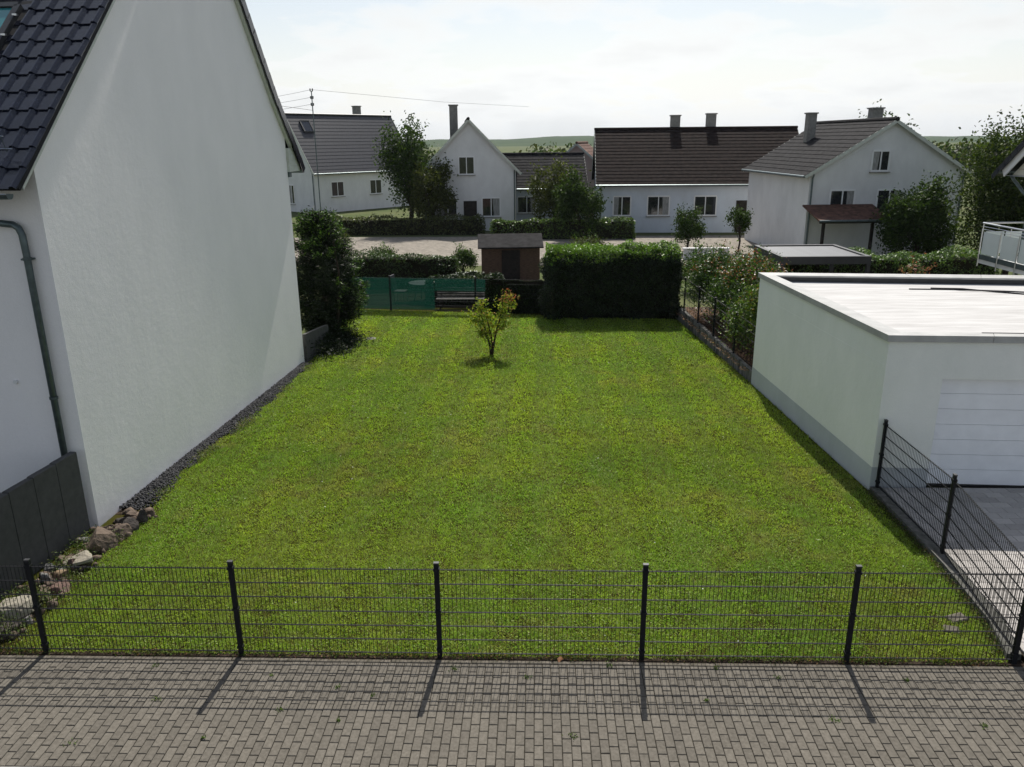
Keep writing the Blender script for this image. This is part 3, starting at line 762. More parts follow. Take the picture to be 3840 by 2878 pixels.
# ================================================================== GARAGE
gar = thing('garage', 'flat roofed pale rendered garage with white sectional door beside the lawn', 'garage', (6.08, 13.33, 0))
GB = (6.08, 13.33, 0)
FL, BL, BR, FR = (6.08, 13.33), (5.66, 19.95), (12.6, 19.30), (12.9, 12.97)
GH = 2.86
def lerp(a, b, t): return (a[0] + (b[0] - a[0]) * t, a[1] + (b[1] - a[1]) * t)
gdx0, gdx1, gdz = 7.06, 11.2, 2.14
def fy(x): return FL[1] + (FR[1] - FL[1]) * (x - FL[0]) / (FR[0] - FL[0])
gw = MB()
T = .24
inn_ = [(FL[0] + T, FL[1] + T), (BL[0] + T, BL[1] - T), (BR[0] - T, BR[1] - T), (FR[0] - T, FR[1] + T)]
gw.prism([FL, inn_[0], inn_[1], BL], -.2, GH)
gw.prism([BL, inn_[1], inn_[2], BR], -.2, GH)
gw.prism([BR, inn_[2], inn_[3], FR], -.2, GH)
# front wall: two piers and the lintel
gw.prism([FL, (gdx0, fy(gdx0)), (gdx0, fy(gdx0) + T), inn_[0]], -.2, GH)
gw.prism([(gdx1, fy(gdx1)), FR, inn_[3], (gdx1, fy(gdx1) + T)], -.2, GH)
gw.prism([(gdx0, fy(gdx0)), (gdx1, fy(gdx1)), (gdx1, fy(gdx1) + T), (gdx0, fy(gdx0) + T)], gdz, GH)
gw.build('wall', 'garage', gar, GB)
# plinth coat, 4 mm proud
pl = MB(); e = .006
def off2(a, b, d):
    v = Vector((b[0] - a[0], b[1] - a[1])); v.normalize(); nrm = Vector((v.y, -v.x)); return (nrm.x * d, nrm.y * d)
ox, oy = off2(BL, FL, -e)
pl.add([(FL[0] - e, FL[1] - e, -.2), (BL[0] - e, BL[1], -.2), (BL[0] - e, BL[1], .46), (FL[0] - e, FL[1] - e, .46)], [(0, 1, 2, 3)][::-1])
pl.add([(FL[0] - e, FL[1] - e, -.2), (gdx0, fy(gdx0) - e, -.2), (gdx0, fy(gdx0) - e, .46), (FL[0] - e, FL[1] - e, .46)], [(0, 1, 2, 3)])
pl.build('plinth', 'plinth', gar, GB)
# render joint line below the parapet on the lawn side
jl = MB(); jl.bar((FL[0] - .001, FL[1], 2.36), (BL[0] - .001, BL[1], 2.36), .006, .008)
jl.build('render_joint', 'garage', gar, GB)
# coping
cp = []
ov, iw = .045, .30
co = [(FL[0] - ov, FL[1] - ov), (BL[0] - ov, BL[1] + ov), (BR[0] + ov, BR[1] + ov), (FR[0] + ov, FR[1] - ov)]
ci = [(FL[0] + iw, FL[1] + iw), (BL[0] + iw, BL[1] - iw), (BR[0] - iw, BR[1] - iw), (FR[0] - iw, FR[1] + iw)]
for k in range(4):
    j = (k + 1) % 4
    cm_ = MB(); ns_ = 4
    for s in range(ns_):
        t0, t1 = s / ns_ + (.0006 if s else 0), (s + 1) / ns_ - (.0006 if s < ns_ - 1 else 0)
        a0, a1 = lerp(co[k], co[j], t0), lerp(co[k], co[j], t1); b0, b1 = lerp(ci[k], ci[j], t0), lerp(ci[k], ci[j], t1)
        z = [GH - .055, GH - .055, GH - .055, GH - .055]
        poly = [a0, b0, b1, a1] if k in (0, 1, 2, 3) else None
        cm_.prism(poly, GH + .002, [GH + .062, GH + .042, GH + .042, GH + .062])
        # front drip edge
        d_ = off2(a0, a1, 0.0); v = Vector((a1[0] - a0[0], a1[1] - a0[1])).normalized(); nr = Vector((v.y, -v.x))
        i0, i1 = (a0[0] + nr.x * .012, a0[1] + nr.y * .012), (a1[0] + nr.x * .012, a1[1] + nr.y * .012)
        cm_.prism([a0, i0, i1, a1], GH - .055, GH + .001)
    cm_.build('coping', 'coping', gar, GB)
# membrane in sheets
ns_ = 8
for s in range(ns_):
    t0, t1 = s / ns_ + .0008, (s + 1) / ns_ - .0008
    i0 = [(FL[0] + T + .005, FL[1] + T + .005), (BL[0] + T + .005, BL[1] - T - .005), (BR[0] - T - .005, BR[1] - T - .005), (FR[0] - T - .005, FR[1] + T + .005)]
    a, b_, c_, d_ = lerp(i0[0], i0[1], t0), lerp(i0[0], i0[1], t1), lerp(i0[3], i0[2], t1), lerp(i0[3], i0[2], t0)
    zz = 2.735
    put('roof_sheet', MB().prism([(a[0] - GB[0], a[1] - GB[1]), (d_[0] - GB[0], d_[1] - GB[1]), (c_[0] - GB[0], c_[1] - GB[1] + .0), (b_[0] - GB[0], b_[1] - GB[1])], zz - .05, [zz, zz, zz + .006, zz + .006]).mesh('roof_sheet'), 'membrane', gar)
# upstand strip behind the rear coping
MB().bar((BL[0] + T + .02, BL[1] - T - .012, 2.80), (BR[0] - T - .02, BR[1] - T - .012, 2.80), .012, .12).build('upstand', 'anth2', gar, GB)
# sectional door
door = thing('door', None, None, (0, 0, 0))
door.parent = gar
sec = .288; zb_ = .115
fyd = lambda x: fy(x) + .13 - GB[1]
for i in range(8):
    z0 = zb_ + i * sec; z1 = min(z0 + sec - .006, gdz + .06)
    if z0 > gdz: break
    p_ = MB()
    p_.add([(gdx0 - .02 - GB[0], fyd(gdx0), z0), (gdx1 + .02 - GB[0], fyd(gdx1), z0), (gdx1 + .02 - GB[0], fyd(gdx1), z1), (gdx0 - .02 - GB[0], fyd(gdx0), z1),
            (gdx0 - .02 - GB[0], fyd(gdx0) + .04, z0), (gdx1 + .02 - GB[0], fyd(gdx1) + .04, z0), (gdx1 + .02 - GB[0], fyd(gdx1) + .04, z1), (gdx0 - .02 - GB[0], fyd(gdx0) + .04, z1)],
           [(0, 1, 2, 3), (7, 6, 5, 4), (0, 4, 5, 1), (3, 2, 6, 7), (1, 5, 6, 2), (0, 3, 7, 4)])
    p_.build('door_section', 'doorw', door)
MB().add([(gdx0 - .02 - GB[0], fyd(gdx0) + .045, .05), (gdx1 + .02 - GB[0], fyd(gdx1) + .045, .05), (gdx1 + .02 - GB[0], fyd(gdx1) + .045, gdz), (gdx0 - .02 - GB[0], fyd(gdx0) + .045, gdz)], [(0, 1, 2, 3)]).build('door_backing', 'anth2', door)
MB().bar((gdx0 - GB[0], fyd(gdx0) - .01, .09), (gdx1 - GB[0], fyd(gdx1) - .01, .09), .05, .045).build('door_seal', 'black', door)
# black cables lying on the membrane
zc = 2.752
tag(MB().tube([(8.75, 18.55, zc), (9.3, 18.50, zc), (10.0, 18.42, zc), (10.9, 18.2, zc), (11.9, 17.85, zc), (12.35, 17.7, zc)], .016, 6).build('cable', 'black', None, (9.5, 18.4, zc)), 'long black cable lying across the white garage roof near its rear edge', 'cable')
tag(MB().tube([(9.3, 18.66, zc), (9.9, 18.40, zc + .03), (10.6, 18.12, zc), (11.6, 17.55, zc), (12.3, 17.2, zc)], .016, 6).build('cable', 'black', None, (9.9, 18.4, zc)), 'second black cable crossing the first one on the white garage roof', 'cable')
tag(MB().tube([(7.72, 13.50, zc + .15), (8.1, 13.48, zc + .15), (8.8, 13.42, zc + .15)], .016, 6).build('cable', 'black', None, (8.2, 13.45, zc)), 'short black cable end at the front edge of the garage roof', 'cable')

# ================================================================== RETAINING WALL + FENCE + SHRUBS ON THE RIGHT
ra, rbk = (5.68, 20.0), (5.03, 28.2)
rw_ = thing('retaining_wall', 'low streaked concrete retaining wall between the lawn and the photinia bed', 'wall', (5.68, 20.0, 0))
nseg = 8
for i in range(nseg):
    a, b_ = lerp(ra, rbk, i / nseg + .0006), lerp(ra, rbk, (i + 1) / nseg - .0006)
    h = .30 + .14 * (i + .5) / nseg
    MB().prism([(a[0] - 5.68, a[1] - 20.0), (a[0] - 5.68 + .11, a[1] - 20), (b_[0] - 5.68 + .11, b_[1] - 20), (b_[0] - 5.68, b_[1] - 20)], -.2, [h - .005, h - .005, h + .005, h + .005]).build('wall_panel', 'conc_streak', rw_)
bed = MB().prism([(5.80, 19.98), (12.6, 19.4), (12.6, 28.6), (5.13, 28.6)], -.1, .26).build('planting_bed', 'mulch'); tag(bed, kind='structure')
rail_pts = [(5.75, 20.15), (5.61, 21.8), (5.44, 23.7), (5.30, 25.4), (5.15, 27.1)]
rf = mesh_fence('garden_fence', 'dark wire fence on top of the streaked retaining wall before the photinia hedge', rail_pts, 1.15, [.31, .34, .38, .40, .43], 6, post_h=1.17, cap=True, pitch=.25, rod=.004)

def box_leaves(n, x0, x1, y0, y1, z0, z1, jit=.12, up=.3, inside=.25):
    """points over the faces of a hedge body with noisy relief plus some inside"""
    w, d, h = x1 - x0, y1 - y0, z1 - z0
    ar = np.array([d * h, d * h, w * h, w * h, w * d * 1.2]); f = RNG.choice(5, n, p=ar / ar.sum())
    u, v = RNG.random(n), RNG.random(n); P = np.zeros((n, 3)); Nn = np.zeros((n, 3))
    for k in range(5):
        i = f == k
        if k < 2: P[i] = np.stack([np.full(i.sum(), (x0, x1)[k]), y0 + u[i] * d, z0 + v[i] * h], 1); Nn[i, 0] = (-1, 1)[k]
        elif k < 4: P[i] = np.stack([x0 + u[i] * w, np.full(i.sum(), (y0, y1)[k - 2]), z0 + v[i] * h], 1); Nn[i, 1] = (-1, 1)[k - 2]
        else: P[i] = np.stack([x0 + u[i] * w, y0 + v[i] * d, np.full(i.sum(), z1)], 1); Nn[i, 2] = 1
    q = vnoise(P[:, 0] + P[:, 2] * .7, P[:, 1] + P[:, 2] * 1.3, 2.2, 51) - .5 + .5 * (vnoise(P[:, 0] - P[:, 2], P[:, 1] + P[:, 2], 6.0, 52) - .5)
    P = P + Nn * (q * jit * 2.4 - np.abs(RNG.normal(0, jit * .6, n)) - (RNG.random(n) < inside) * RNG.random(n) * .35)[:, None]
    t = np.clip((P[:, 2] - (z1 - .45)) / .45, 0, 1.2); cx_, cy_ = (x0 + x1) / 2, (y0 + y1) / 2
    ins = .20 * t ** 2.5
    P[:, 0] -= np.sign(P[:, 0] - cx_) * np.minimum(ins, np.abs(P[:, 0] - cx_)) * (np.abs(P[:, 0] - cx_) > w / 2 - .35)
    P[:, 1] -= np.sign(P[:, 1] - cy_) * np.minimum(ins, np.abs(P[:, 1] - cy_)) * (np.abs(P[:, 1] - cy_) > d / 2 - .35)
    P[:, 2] += t * (vnoise(P[:, 0], P[:, 1], 1.1, 57) - .5) * .34
    Nr = unit(Nn * .8 + rdir(n) * .9 + np.array([0, 0, up]))
    return P, Nr, q
def body(name, x0, x1, y0, y1, z0, z1, matn, parent, base):
    return MB().prism([(x0, y0), (x1, y0), (x1, y1), (x0, y1)], z0, z1).build(name, matn, parent, base)
MT['core'] = mat('twig_core', (.012, .014, .008), rough=1, spec=.05, vscale=5, c2=(.02, .016, .01))

# big clipped hedge at the back of the lawn
hd = thing('hedge', 'tall dense dark green clipped hedge closing the back of the lawn', 'hedge', (2.6, 28.3, 0))
hb_ = (2.6, 28.3, 0)
body('stems', .62, 4.85, 27.95, 28.75, -.1, 2.15, 'core', hd, hb_)
P, Nr, q = box_leaves(46000, .30, 5.12, 27.62, 29.1, .05, 2.42, .16, .35)
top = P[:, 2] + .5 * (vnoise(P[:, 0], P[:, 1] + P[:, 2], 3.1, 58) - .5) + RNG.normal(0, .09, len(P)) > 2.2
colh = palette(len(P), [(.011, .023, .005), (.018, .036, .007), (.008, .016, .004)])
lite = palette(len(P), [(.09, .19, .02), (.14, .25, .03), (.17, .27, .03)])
tk = top & (RNG.random(len(P)) < .75); colh[tk] = lite[tk]  # deep shade put into the front leaf colour, top band kept bright
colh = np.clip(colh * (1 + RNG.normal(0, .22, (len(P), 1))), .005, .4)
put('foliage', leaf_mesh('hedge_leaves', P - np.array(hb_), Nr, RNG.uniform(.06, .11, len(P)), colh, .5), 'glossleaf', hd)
# young shoots standing off the top
n = 8500; P = np.stack([RNG.uniform(.35, 5.1, n), RNG.uniform(27.66, 29.0, n), np.zeros(n)], 1)
hh = vnoise(P[:, 0], P[:, 1], 2.6, 55); P[:, 2] = 2.34 + hh * .42 * RNG.random(n)
put('shoots', leaf_mesh('hedge_shoots', P - np.array(hb_), unit(rdir(n) + np.array([0, 0, .5])), RNG.uniform(.06, .11, n), palette(n, [(.12, .23, .025), (.17, .28, .035), (.10, .20, .025)]), .45), 'glossleaf', hd)

# photinia shrubs behind the garden fence, three of them
def shrub(name, label, x, y, rx, ry, h, n, cs, w, red=.0, group=None, leaf=(.07, .12), z0=.25, shoots=24, gloss='glossleaf', cat='shrub'):
    b = (x, y, z0); root = thing(name, label, cat, b, 0, group)
    st = MB()
    for k in range(9):
        a = random.uniform(0, 6.28); r = random.uniform(.2, .75)
        st.tube([(0, 0, -.05), (math.cos(a) * rx * r * .4, math.sin(a) * ry * r * .4, h * .4), (math.cos(a) * rx * r, math.sin(a) * ry * r, h * random.uniform(.6, .85))], [.025, .016, .006], 5)
    st.build('stems', 'bark', root)
    nc = 46
    cdir = rdir(nc); cdir[:, 2] = np.abs(cdir[:, 2]) * 1.15 - .30
    cen = cdir * np.array([rx, ry, h * .52]) * RNG.uniform(.62, .98, (nc, 1)) + np.array([0, 0, h * .48])
    i = RNG.integers(0, nc, n); P = cen[i] + RNG.normal(0, 1, (n, 3)) * np.array([rx * .20, ry * .17, h * .12])
    P[:, 2] = np.clip(P[:, 2], .03, None)
    c = palette(n, cs, w)
    up = P[:, 2] > h * .74
    rd = up & (RNG.random(n) < red); c[rd] = palette(int(rd.sum()), [(.22, .07, .045), (.28, .10, .05), (.20, .12, .04)])
    SP, SC = [], []
    for k in range(shoots):
        c0 = cen[RNG.integers(0, nc)] * np.array([.9, .9, 1.0]); hh = RNG.uniform(.25, .55); m_ = 16
        t = np.linspace(0, 1, m_)[:, None]; lean = RNG.normal(0, .12, 3); lean[2] = 0
        SP.append(c0 + np.array([0, 0, h * .1]) + t * np.array([0, 0, hh]) + t * lean + RNG.normal(0, .03, (m_, 3)))
        cc_ = palette(m_, [(.09, .17, .03), (.07, .13, .025)]) if random.random() > red * 1.6 else palette(m_, [(.24, .09, .05), (.2, .12, .05)])
        SC.append(cc_)
    if shoots: P = np.concatenate([P] + SP); c = np.concatenate([c] + SC)
    n = len(P)
    put('foliage', leaf_mesh('shrub_leaves', P, unit(rdir(n) + np.array([0, -.1, .45])), RNG.uniform(*leaf, n), c, .42), gloss, root)
    return root
PH = [(.035, .075, .014), (.055, .105, .018), (.085, .15, .022), (.03, .055, .012)]
PW = [.35, .3, .2, .15]
shrub('photinia', 'photinia shrub with red tipped shoots nearest the big hedge behind the garden fence', 6.30, 26.4, 1.1, 1.35, 2.25, 15000, PH, PW, .10, 'photinia shrubs behind the garden fence')
shrub('photinia', 'tallest photinia with most red shoots, middle of the garden fence row', 6.55, 24.2, 1.1, 1.35, 2.4, 15000, PH, PW, .22, 'photinia shrubs behind the garden fence')
shrub('photinia', 'yellow green photinia shrub right behind the garage corner', 6.45, 21.6, .9, 1.3, 2.05, 13000, [(.05, .10, .015), (.10, .165, .022), (.15, .19, .03), (.03, .06, .012)], [.35, .3, .2, .15], .08, 'photinia shrubs behind the garden fence')
# dead leaves under the shrubs
n = 2600; P = np.stack([RNG.uniform(5.2, 6.5, n), RNG.uniform(20.2, 28, n), RNG.uniform(.265, .29, n)], 1); P[:, 0] += (24 - P[:, 1]) * .075
lf = put('leaf_litter', leaf_mesh('leaf_litter', P, unit(rdir(n) * .5 + np.array([0, 0, 1])), RNG.uniform(.05, .1, n), palette(n, [(.20, .12, .08), (.28, .18, .12), (.12, .07, .05)]), .5), 'leaf')
tag(lf, 'brown fallen leaves lying on the bed behind the garden fence', 'leaf litter', kind='stuff')

# ================================================================== CONIFER + PLANTER AT THE LEFT REAR
cf = thing('conifer', 'dark feathery conifer bush leaning out beside the rear corner of the white house', 'conifer', (-6.95, 25.2, 0))
tb = MB()
for dx, dy in ((0, 0), (.45, -.35), (.15, .5)):
    tb.tube([(dx, dy, -.1), (dx * 1.2, dy * 1.2, .8), (dx * 1.4 + .05, dy * 1.3, 2.2), (dx * 1.2, dy, 3.2)], [.07, .055, .035, .012], 7)
tb.build('trunk', 'bark', cf)
n = 50000
# sprays: layered fans radiating outward and upward
nc = 240; zz = RNG.beta(1.2, 1.3, nc) * 3.7 + .30
prof_r = np.interp(zz, [.3, .8, 1.3, 2.0, 2.7, 3.3, 4.0], [.85, 1.08, 1.28, 1.30, 1.0, .68, .25])
ang = RNG.uniform(0, 2 * np.pi, nc); rr = prof_r * RNG.uniform(.45, 1.0, nc)
cen = np.stack([np.cos(ang) * rr, np.sin(ang) * rr * 1.15, zz], 1)
dirs = unit(np.stack([np.cos(ang), np.sin(ang), RNG.uniform(.1, .7, nc)], 1))
i = RNG.integers(0, nc, n); t = RNG.uniform(-.45, .25, n)[:, None]
P = cen[i] + dirs[i] * t + RNG.normal(0, .085, (n, 3))
tdir = unit(dirs[i] + rdir(n) * .55)
col = palette(n, [(.005, .011, .003), (.008, .017, .004), (.012, .024, .006)])
lit_tipm = (t[:, 0] > .08) & (RNG.random(n) < .6) & ((P[:, 2] > 2.7) | (P[:, 0] > .75)); col[lit_tipm] = palette(int(lit_tipm.sum()), [(.05, .115, .014), (.075, .14, .018)])  # sunlit top and right rim painted into the tip colours
put('foliage', leaf_mesh('conifer_sprays', P, rdir(n), RNG.uniform(.07, .15, n), col, .26, T=tdir), 'needle', cf)
# concrete upstand at the rear house corner
pw2 = MB(); pw2.prism([(-6.80, 22.02), (-6.70, 22.02), (-6.52, 23.9), (-6.62, 23.9)], -.1, [.84, .84, .70, .70])
tag(pw2.build('planter_wall', 'conc_dark', None, (-6.7, 22.5, 0)), 'grey concrete planter wall standing at the rear corner of the white house', 'wall')
n = 9500; P = np.stack([RNG.normal(-6.5, .42, n), RNG.normal(24.0, .75, n), RNG.uniform(.02, .60, n)], 1); P[:, 2] *= np.clip(1.15 - np.abs(P[:, 0] + 6.8) * 1.1, .12, 1); P = P[(P[:, 0] > -6.62) | (P[:, 1] > 24) | (P[:, 2] > .1)]; n = len(P)
gp = thing('juniper', 'low dark creeping juniper under the conifer at the lawn edge', 'shrub', (-6.3, 24.3, 0))
put('foliage', leaf_mesh('juniper_leaves', P - np.array([-6.3, 24.3, 0]), rdir(n), RNG.uniform(.06, .13, n), palette(n, [(.009, .017, .006), (.014, .025, .008)]), .3), 'needle', gp)
# stone drain cover in the lawn
dc = thing('drain_cover', 'small round stone drain cover set in the lawn before the conifer', 'drain cover', (-5.39, 24.82, 0))
MB().tube([(0, 0, -.03), (0, 0, .028)], .16, 20).build('rim', 'conc', dc)
MB().tube([(0, 0, .029), (0, 0, .036)], .11, 20).build('lid', 'kerbc', dc)

# ================================================================== MAPLE
mp_ = thing('maple', 'young bronze green maple bush standing alone on the lawn', 'tree', (-1.34, 22.79, 0))
limbs = [  # (points, start radius)
 ([(0, 0, -.05), (-.03, 0, .22), (-.10, .02, .52), (-.20, .03, .88), (-.29, .0, 1.22), (-.24, 0, 1.70)], .042),
 ([(.02, 0, -.05), (.03, .02, .30), (.0, .0, .62), (-.08, -.06, .98), (-.17, -.08, 1.32), (-.34, -.05, 1.60)], .036),
 ([(.02, .01, .02), (.07, .02, .35), (.15, .05, .72), (.26, .04, 1.08), (.35, 0, 1.48), (.37, 0, 1.98)], .040),
 ([(-.10, .02, .52), (-.28, .1, .82), (-.46, .12, 1.08), (-.66, .1, 1.36)], .018),
 ([(-.20, .03, .88), (-.34, -.1, 1.05), (-.52, -.12, 1.15)], .013),
 ([(.15, .05, .72), (.30, -.12, .88), (.42, -.18, .94), (.50, -.2, 1.14)], .010),
 ([(.26, .04, 1.08), (.46, .12, 1.34), (.64, .14, 1.60)], .015),
 ([(.35, 0, 1.48), (.45, .08, 1.62), (.56, .1, 1.82)], .010),
 ([(.0, .0, .62), (.02, .12, .9), (.06, .16, 1.12)], .010),
 ([(-.08, .0, .45), (-.22, -.08, .66), (-.30, -.12, .74)], .009)]
tb = MB(); LP, LT = [], []
for pts, r in limbs:
    k = len(pts); tb.tube(pts, [r * (1 - .82 * i / (k - 1)) for i in range(k)], 7)
    pa = np.array(pts); m_ = 115 if len(pts) > 4 else 55
    tt = RNG.beta(2.0, .95, m_) * (k - 1); i0 = np.minimum(tt.astype(int), k - 2); f_ = (tt - i0)[:, None]
    c = pa[i0] * (1 - f_) + pa[i0 + 1] * f_
    sp = np.clip(.045 + .055 * (c[:, 2:3] - .2), .03, .105)
    cl = c + RNG.normal(0, 1, (m_, 3)) * sp * np.array([1.0, 1.0, .7])
    keep = cl[:, 2] > .25
    LP.append(cl[keep])
tb.build('trunk', 'bark', mp_, smooth=True)
P = np.concatenate(LP)
P = np.repeat(P, 3, 0) + RNG.normal(0, .030, (len(P) * 3, 3)); n = len(P)
col = palette(n, [(.18, .27, .025), (.27, .29, .035), (.11, .18, .02), (.34, .23, .05)], [.36, .34, .18, .12])
red = (P[:, 2] > 1.62) & (RNG.random(n) < .5) & (P[:, 0] > .1); col[red] = palette(int(red.sum()), [(.30, .09, .05), (.26, .15, .07)])
put('crown', leaf_mesh('maple_leaves', P, unit(rdir(n) + np.array([0, 0, .7])), RNG.uniform(.05, .095, n), col, .62), 'leaf', mp_)

# ================================================================== REAR BOUNDARY: GREEN SCREENED FENCE, DARK SCREEN, BENCH
bx_ = [(-7.9, 29.62), (-5.52, 29.28), (-2.26, 28.93), (.35, 28.62)]
bf = mesh_fence('rear_fence', 'dark mesh fence with green privacy netting at the back of the lawn', bx_, 1.30, [-.03] * 4, 8, post_h=1.36, pitch=.05, rod=.005, zb=.08)
mtn, t, b = nm('green_netting'); nn_, ll = t.nodes.new, t.links.new
inp(b, 'Base Color', (.004, .030, .021, 1)); inp(b, 'Roughness', .7)
trl = nn_('ShaderNodeBsdfTranslucent'); trl.inputs[0].default_value = (.004, .040, .027, 1)
m1 = nn_('ShaderNodeMixShader'); m1.inputs[0].default_value = .5; ll(b.outputs[0], m1.inputs[1]); ll(trl.outputs[0], m1.inputs[2])
tp = nn_('ShaderNodeBsdfTransparent'); m2 = nn_('ShaderNodeMixShader'); m2.inputs[0].default_value = .16
ll(m1.outputs[0], m2.inputs[1]); ll(tp.outputs[0], m2.inputs[2]); ll(m2.outputs[0], t.nodes['Material Output'].inputs[0])
MT['net'] = mtn
def sheet(pts, z0, z1, name, matn, parent, base, yoff, nseg=30):
    mb = MB(); prev = None; vs = []
    tot = len(pts) - 1
    for k in range(tot):
        for i in range(nseg + (1 if k == tot - 1 else 0)):
            p = lerp(pts[k], pts[k + 1], i / nseg); w = .012 * math.sin(i * .9 + k) + random.uniform(-.004, .004)
            vs.append((p[0] - base[0], p[1] + yoff + w - base[1], z0 - base[2])); vs.append((p[0] - base[0], p[1] + yoff + w * .5 - base[1], z1 - base[2] + random.uniform(-.012, .008)))
    fs = [(2 * i, 2 * i + 2, 2 * i + 3, 2 * i + 1) for i in range(len(vs) // 2 - 1)]
    mb.add(vs, fs); return mb.build(name, matn, parent)
base_bf = (bx_[0][0], bx_[0][1], 0)
sheet([bx_[0], bx_[1]], .06, 1.27, 'netting', 'net', bf, base_bf, .035)
sheet([bx_[1], lerp(bx_[1], bx_[2], .52)], .06, 1.27, 'netting', 'net', bf, base_bf, .035, 18)
sheet([lerp(bx_[1], bx_[2], .525), bx_[2]], .80, 1.27, 'netting', 'net', bf, base_bf, .035, 16)
sheet([bx_[2], lerp(bx_[2], bx_[3], .14)], .80, 1.27, 'netting', 'net', bf, base_bf, .035, 8)
# ivy grown dark section
iv_ = thing('ivy', 'dark ivy grown thickly over the right section of the rear fence', 'ivy', (-.8, 28.85, 0))
P, Nr, q = box_leaves(9000, -1.88, .36, 28.78, 29.05, .0, 1.30, .05, .2)
put('foliage', leaf_mesh('ivy_leaves', P - np.array([-.8, 28.85, 0]), Nr, RNG.uniform(.05, .09, len(P)), palette(len(P), [(.016, .030, .010), (.024, .040, .012), (.012, .02, .008)]), .8), 'leaf', iv_)
body('stems', -1.84, .32, 28.86, 28.98, -.05, 1.18, 'core', iv_, (-.8, 28.85, 0))
# bench behind the fence
bc = thing('garden_bench', 'weathered slatted bench standing behind the green netting', 'bench', (-2.9, 29.75, 0))
for i in range(4): MB().bar((-.92, .20 - i * .02, .46 + i * .095), (.92, .20 - i * .02, .46 + i * .095), .03, .055).build('back_slat', 'benchw', bc)
for i in range(4): MB().bar((-.92, -.25 + i * .1, .40), (.92, -.25 + i * .1, .40), .075, .028).build('seat_slat', 'benchw', bc)
for sx in (-.75, .75): MB().bar((sx, -.28, -.08), (sx, -.28, .385), .05, .05).bar((sx, .23, -.08), (sx, .27, .82), .05, .05).bar((sx, -.28, .365), (sx, .25, .365), .045, .04).build('bench_leg', 'darkwood', bc)

# ================================================================== GARDENS AND HOUSES BEYOND
tag(MB().box(-22, 14, 41, 54, -.1, -.072).build('gravel_yard', 'yard'), kind='structure')
tag(MB().box(-9, 1.5, 29.9, 33.5, -.1, -.068).build('terrace', 'soil'), kind='structure')

